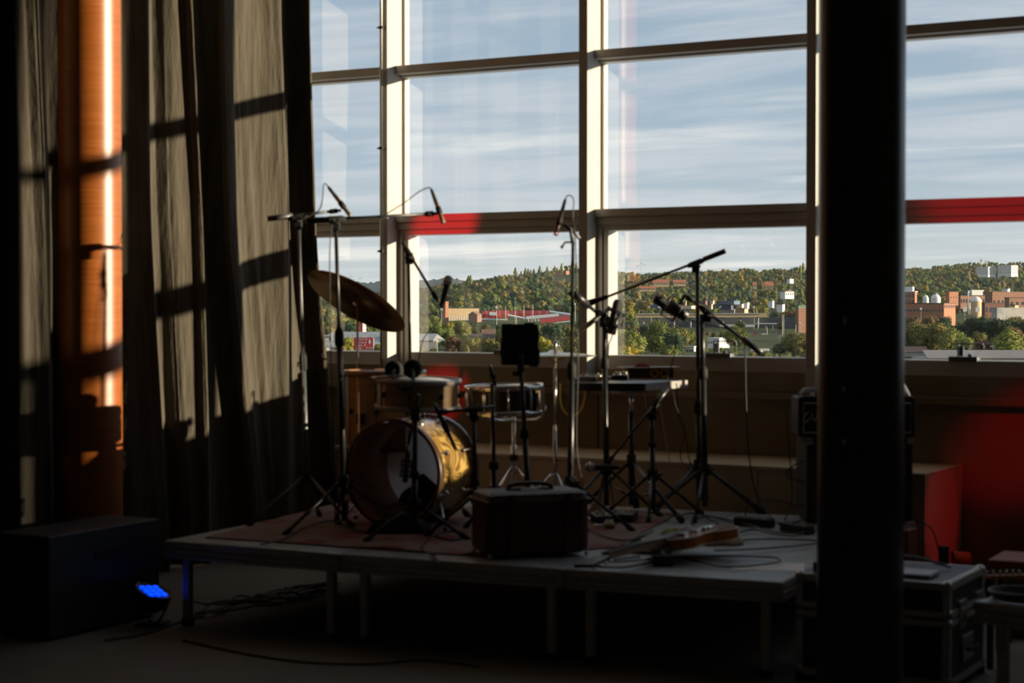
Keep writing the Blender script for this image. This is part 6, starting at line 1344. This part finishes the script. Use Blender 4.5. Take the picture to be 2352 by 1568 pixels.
house('factory', 'brown brick block with a round white vent at the right edge', 'building', 2312, 2400, 684, 702, 1300, M_brick2, corner=2318, alpha=1.25, side_wins=((6, 1, .4, .5, .3, .8),)); house('factory', 'dark red brick yard building right of the silo', 'building', 2254, 2312, 696, 722, 1260, mat('sooty_brick', (.13, .055, .04), .9, var=.2), corner=2262, alpha=1.2, side_wins=((5, 1, .4, .6, .3, .85),))
house('factory', 'low flat grey building with a rooftop box at the right edge', 'building', 2283, 2420, 708, 726, 1120, M_conc, corner=2290, alpha=1.25, roofm=M_greyroof)
house('roof_box', 'pale box on the low flat grey building', 'plant box', 2322, 2343, 701, 709, 1140, M_tanw, corner=2331, alpha=.8, drop=0)
def drum_tank(name, label, px, yt, yb, Z, R_px, m, dome=True, cat='silo'):
    b0 = spot(px, Z, rowz(yb, Z) - 3); H_ = rowz(yt, Z) - b0.z; R_ = R_px * Z / FPX; T_ = thing(name, label, cat, tuple(b0)); keep(px - R_px, px + R_px, yb, Z)
    MB().lathe([(R_, 0), (R_, H_)], b0, (0, 0, 1), 28).build('wall', m, T_)
    MB().lathe([(R_ * 1.03, H_), (R_ * 1.03, H_ + .7), (R_ * .6, H_ + 1.3 + (1.5 if dome else 0)), (.0001, H_ + 1.5 + (2 if dome else 0))], b0, (0, 0, 1), 28).build('roof', M_white, T_)
    return T_
drum_tank('silo', 'round brick silo with a pale domed top in the brick works', 2241, 692, 722, 1220, 13, M_tanw)
drum_tank('storage_tank', 'flat white tank on the roof left of the square tower house', 2149, 686, 696, 1300, 11, M_white); drum_tank('storage_tank', 'smaller white tank at the left of the flat white one', 2126, 688, 696, 1310, 7, M_white)
T = thing('pipe_stack', 'pale steel pipe stack left of the brick silo', 'chimney', tuple(spot(2223, 1210))); m_ = mat('pale_steel', (.55, .58, .58), .4, .3)
MB().tube([spot(2224, 1210, rowz(722, 1210)), spot(2223, 1210, rowz(672, 1210)), spot(2226, 1210, rowz(668, 1210))], .45, 8).build('pipe', m_, T); MB().tube([spot(2227.5, 1212, rowz(722, 1212)), spot(2227.5, 1212, rowz(694, 1212))], .35, 8).build('pipe', m_, T)
mast('vent_stack', 'small roof vent above the flat white tank', 2151, 672, 686, 1302, m_, .8)
for i, (px, yt, yb) in enumerate(((2115, 710, 748), (2216, 711, 735), (2245, 712, 732), (2297, 715, 732))): mast('street_lamp', ('leftmost', 'second', 'third', 'rightmost')[i] + ' twin armed lamp post before the brick works', px, yt, yb, 1060, mat('teal_post', (.10, .25, .24), .5) if i in (0, 2) else M_pole, .2, 9 if i else 4)
for i, (x0, x1, co, yt, yb) in enumerate(((2247, 2294, 2269, 613, 632), (2297, 2344, 2322, 609.5, 631))):
    house('apartment_block', ('left', 'right')[i] + ' white slab block on the right hill', 'apartment block', x0, x1, yt, yb, 2750, M_white, corner=co, alpha=.75, roofm=M_conc, wins=((7, 4, .45, .45, .28, .96),), side_wins=((4, 4, .5, .42, .28, .96),))
for i, (px, yt, m) in enumerate(((2253, 598, mat('crane_orange', (.55, .30, .05), .6)), (2265, 602, M_white))): mast('crane', ('orange crane mast above the left white slab block', 'white crane mast above the left white slab block')[i], px, yt, 616, 2780, m, 1.1 - .4 * i, 6, None, 'crane')
house('house', 'white houses among trees at the right edge of the works', 'building', 2304, 2322, 664, 670, 1800, M_white, corner=2314, alpha=.7, roofm=M_white); house('house', 'pale glass roofed building behind the long brick wing', 'building', 2226, 2262, 667, 676, 1600, M_palepane, corner=2232, alpha=1.2, roofm=M_white)
T, P, W, D, H = house('warehouse', 'long brown grey roof at the bottom of the right window', 'building', 2130, 2450, 823, 832, 600, M_conc, depth_=20, roof='none', drop=2)
MB().prism([P(0, -.5, H), P(W, -.5, H), P(W, 14, H + 2.2), P(1.5, 14, H + 2.2)], (0, 0, .25)).build('roof', mat('brown_grey_sheet', (.25, .21, .18), .7, var=.1, vscale=.4), T)
for i in range(9): car(('first', 'second', 'third', 'fourth', 'fifth', 'sixth', 'seventh', 'eighth', 'ninth')[i] + ' parked car from the left behind the long brown grey roof', 2240 + 14 * i, 804.5 - .2 * i, 655, ((.6, .6, .6), (.1, .1, .12), (.4, .42, .45), (.7, .7, .7), (.15, .16, .2), (.5, .5, .5), (.3, .05, .05), (.6, .62, .65), (.2, .2, .22))[i])
keep(2228, 2352, 805, 652)
house('house', 'small tiled roof beside the dark column at the bottom of the right window', 'house', 2080, 2130, 806, 818, 640, M_conc, roof='gable', roof_row=796, roofm=M_browntile, depth_=9)
for i, (px, py, Z, s_) in enumerate(((1472, 597, 8500, 24), (806, 626, 11000, 14), (828, 630, 11200, 12))):
    T = thing('wind_turbine', ('white wind turbine on the horizon left of the highest boom', 'tiny wind turbine on the horizon beside the cymbal', 'tiny second wind turbine on the horizon beside the cymbal')[i], 'wind turbine', tuple(spot(px, Z, rowz(705, Z)))); h_ = spot(px, Z, rowz(py + 8, Z)); u_ = Z / FPX; mt = mat('turbine_grey', (.40, .41, .43), .6)
    MB().tube([spot(px, Z, rowz(705, Z)), h_], [u_ * .8, u_ * .5], 8).build('tower', mt, T); MB().obox(h_, RT, FH_, (0, 0, 1), u_ * 2.4, u_ * 3, u_ * 1.6).build('nacelle', mt, T)
    for k in range(3): a = 1.75 + 2.094 * k; d = RT * cos(a) + V((0, 0, 1)) * sin(a); MB().tube([h_ - FH_ * u_ * 2, h_ - FH_ * u_ * 2 + d * (s_ * u_ * .3), h_ - FH_ * u_ * 2 + d * (s_ * u_ * .62)], [u_ * .5, u_ * .55, u_ * .15], 6).build('blade', mt, T)

# ---- planting: single trees in the valley, the wooded hills as one forest
rng = random.Random(77); NTREE = 0
def free(px, Z, h, wpx):
    top = 700 - (ground_row(px, Z) + h - HC) / Z * FPX
    for x0, x1, yb, ZB in KEEP:
        if x0 - wpx * .45 < px < x1 + wpx * .45 and ((Z < ZB + 12 and top < yb - 1) or abs(Z - ZB) < 14): return False
    return True
HERO = [(1148, 610, 0, 'x')]
hero = [(800, 655, 8.0, 'yellow', .8), (783, 650, 5.5, 'yellow', 1), (872, 650, 5.5, 'olive', 1), (1040, 640, 8.5, 'autumn', 1), (1090, 640, 8.5, 'olive', 1), (1125, 625, 8.0, 'olive', 1), (1065, 660, 9.5, 'poplar', 1.6), (1248, 620, 8.6, 'yellow', .8), (1265, 680, 11.5, 'dark', 1),
 (1325, 690, 10, 'olive', 1), (1300, 720, 11, 'green', 1), (1430, 600, 6.0, 'yellow', 1.1), (1462, 605, 5.2, 'yellow', 1.1), (1450, 680, 10.5, 'olive', 1), (1520, 700, 13, 'green', 1.05), (1485, 740, 12, 'dark', 1), (1442, 900, 15, 'green', .95), (1560, 760, 9.5, 'olive', 1), (1690, 780, 11.5, 'green', .95), (1822, 700, 9.5, 'olive', 1.1), (1842, 690, 8.5, 'olive', 1), (1790, 690, 5.0, 'dark', 1.2),
 (1735, 1480, 14, 'poplar', 1), (1755, 1470, 14.5, 'poplar', 1), (1812, 1400, 12, 'autumn', 1), (1800, 1420, 11.5, 'yellow', .8), (1668, 1400, 8, 'olive', 1), (1700, 1230, 7, 'green', 1),
 (2105, 700, 13, 'olive', 1.15), (2145, 690, 12.5, 'olive', 1.1), (2180, 680, 11, 'olive', .8), (2215, 660, 8, 'olive', 1.2), (2258, 640, 7, 'autumn', 1), (2316, 640, 11.0, 'poplar', 2.6), (2100, 960, 13, 'autumn', .9), (2135, 930, 13, 'autumn', .9), (2170, 930, 13.5, 'dark', .7), (2200, 800, 11, 'dark', 1.1), (2240, 790, 13.5, 'dark', 1.15), (2290, 780, 14, 'dark', 1.2), (2345, 800, 13, 'dark', 1.1), (2330, 900, 13, 'olive', 1)]
for i, (px, Z, h, lf, sxy) in enumerate(hero): tree(px, Z, h, lf, i, rng.uniform(0, 6), sxy); NTREE += 1
VIS = ((700, 1345), (1395, 1862), (2062, 2375))
for Z0 in (590, 650, 720, 800, 880, 970, 1070, 1180, 1300, 1420):
    step = 7.4 * FPX / Z0; px = 690.0
    while px < 2390:
        px += step * rng.uniform(.75, 1.25); Z = Z0 * rng.uniform(.965, 1.035)
        if not any(a <= px <= b2 for a, b2 in VIS): continue
        h = rng.uniform(6.5, 11.5)
        if Z0 < 640: h *= .62
        lf = rng.choices(('green', 'olive', 'dark', 'yellow', 'autumn', 'poplar'), (34, 30, 20, 7, 6, 5))[0]
        if any(abs(px - q[0]) < 3.2 * FPX / Z and abs(Z - q[1]) < 30 for q in hero): continue
        for _ in range(3):
            if free(px, Z, h, 8 * FPX / Z): break
            h *= .62
        if NTREE < 292 and free(px, Z, h, 8 * FPX / Z): tree(px, Z, h, lf, rng.randrange(9), rng.uniform(0, 6.28), rng.uniform(.85, 1.15)); NTREE += 1
def forest(name, label, spots, leaf, seed):
    rng2 = random.Random(seed); src = [crown_mesh(seed + i, 5, 150, 1.15, 10, 10, .95) for i in range(3)]; tall = tall_mesh(seed + 9, 110, 1.0, 14, 4.5); m = MB()
    for px, Z, h, tl_ in spots:
        s_ = tall if tl_ else src[rng2.randrange(3)]; k = h / (14 if tl_ else 10); a = rng2.uniform(0, 6.28); ca, sa = cos(a) * k, sin(a) * k; p = spot(px, Z); o = len(m.v)
        m.v += [V((p.x + q.x * ca - q.y * sa, p.y + q.x * sa + q.y * ca, p.z + q.z * k)) for q in s_.v]; m.f += [[i + o for i in f] for f in s_.f]; m.sm += s_.sm
    ob = m.build(name, LEAF[leaf]); return tag(ob, label, 'woodland', kind='stuff')
SP = {k: [] for k in LEAF}
for Z0 in (1540, 1660, 1780, 1900, 2020, 2140, 2260, 2380, 2500, 2620, 2740, 2860, 2980, 3100, 3250, 3420, 3600):
    step = 8.5 * FPX / Z0; px = 690.0
    while px < 2400:
        px += step * rng.uniform(.7, 1.25); Z = Z0 * rng.uniform(.98, 1.02)
        if not any(a <= px <= b2 for a, b2 in VIS): continue
        slope = ground_row(px, Z + 60) - ground_row(px, Z - 60)
        if slope < -6: continue
        h = rng.uniform(9, 15); bl = (.10 if px < 1345 else .30)
        lf = rng.choices(('green', 'olive', 'dark', 'yellow', 'autumn'), (36, 28 if px > 1345 else 14, 46 if px < 1345 else 24, 4, 7))[0]  # more dark crowns on the left hills, standing in for shade on the slope
        if free(px, Z, h, 9 * FPX / Z): SP[lf].append((px, Z, h, False))
for px, dz in ((1184, 0), (1197, 20), (1207, 0), (1213, 30), (1219, 0), (1226, 10), (1240, 0), (1257, 0), (1274, 0), (1290, 20), (1315, 0), (1323, 10), (1076, 0), (1081, 10), (1838, 0), (1844, 20)): SP['poplar'].append((px, 2880 + dz if px > 1100 else 2700, rng.uniform(17, 24), True))
NM = {'green': 'green', 'olive': 'olive', 'dark': 'dark green', 'yellow': 'yellow', 'autumn': 'rust coloured', 'poplar': 'slim pointed'}
for lf, sp in SP.items(): forest('hill_forest', NM[lf] + ' trees of the woods on the hills beyond the town', sp, lf, 100 + len(lf))

# ---- thin evening haze lying over the valley
mh = bpy.data.materials.new('valley_haze'); mh.use_nodes = True; t = mh.node_tree; t.nodes.clear()
vs_ = nd(t, 'ShaderNodeVolumeScatter', Density=1.7e-5, Anisotropy=0.2); vs_.inputs['Color'].default_value = (.80, .90, 1.0, 1); o = nd(t, 'ShaderNodeOutputMaterial'); lk(t, vs_.outputs[0], o.inputs['Volume'])
hz = MB().prism([spot(-200, 220, -40), spot(2900, 220, -40), spot(2900, 12500, -40), spot(-200, 12500, -40)], (0, 0, 320)).build('valley_haze', mh); tag(hz, 'thin evening haze over the valley and hills', kind='structure')
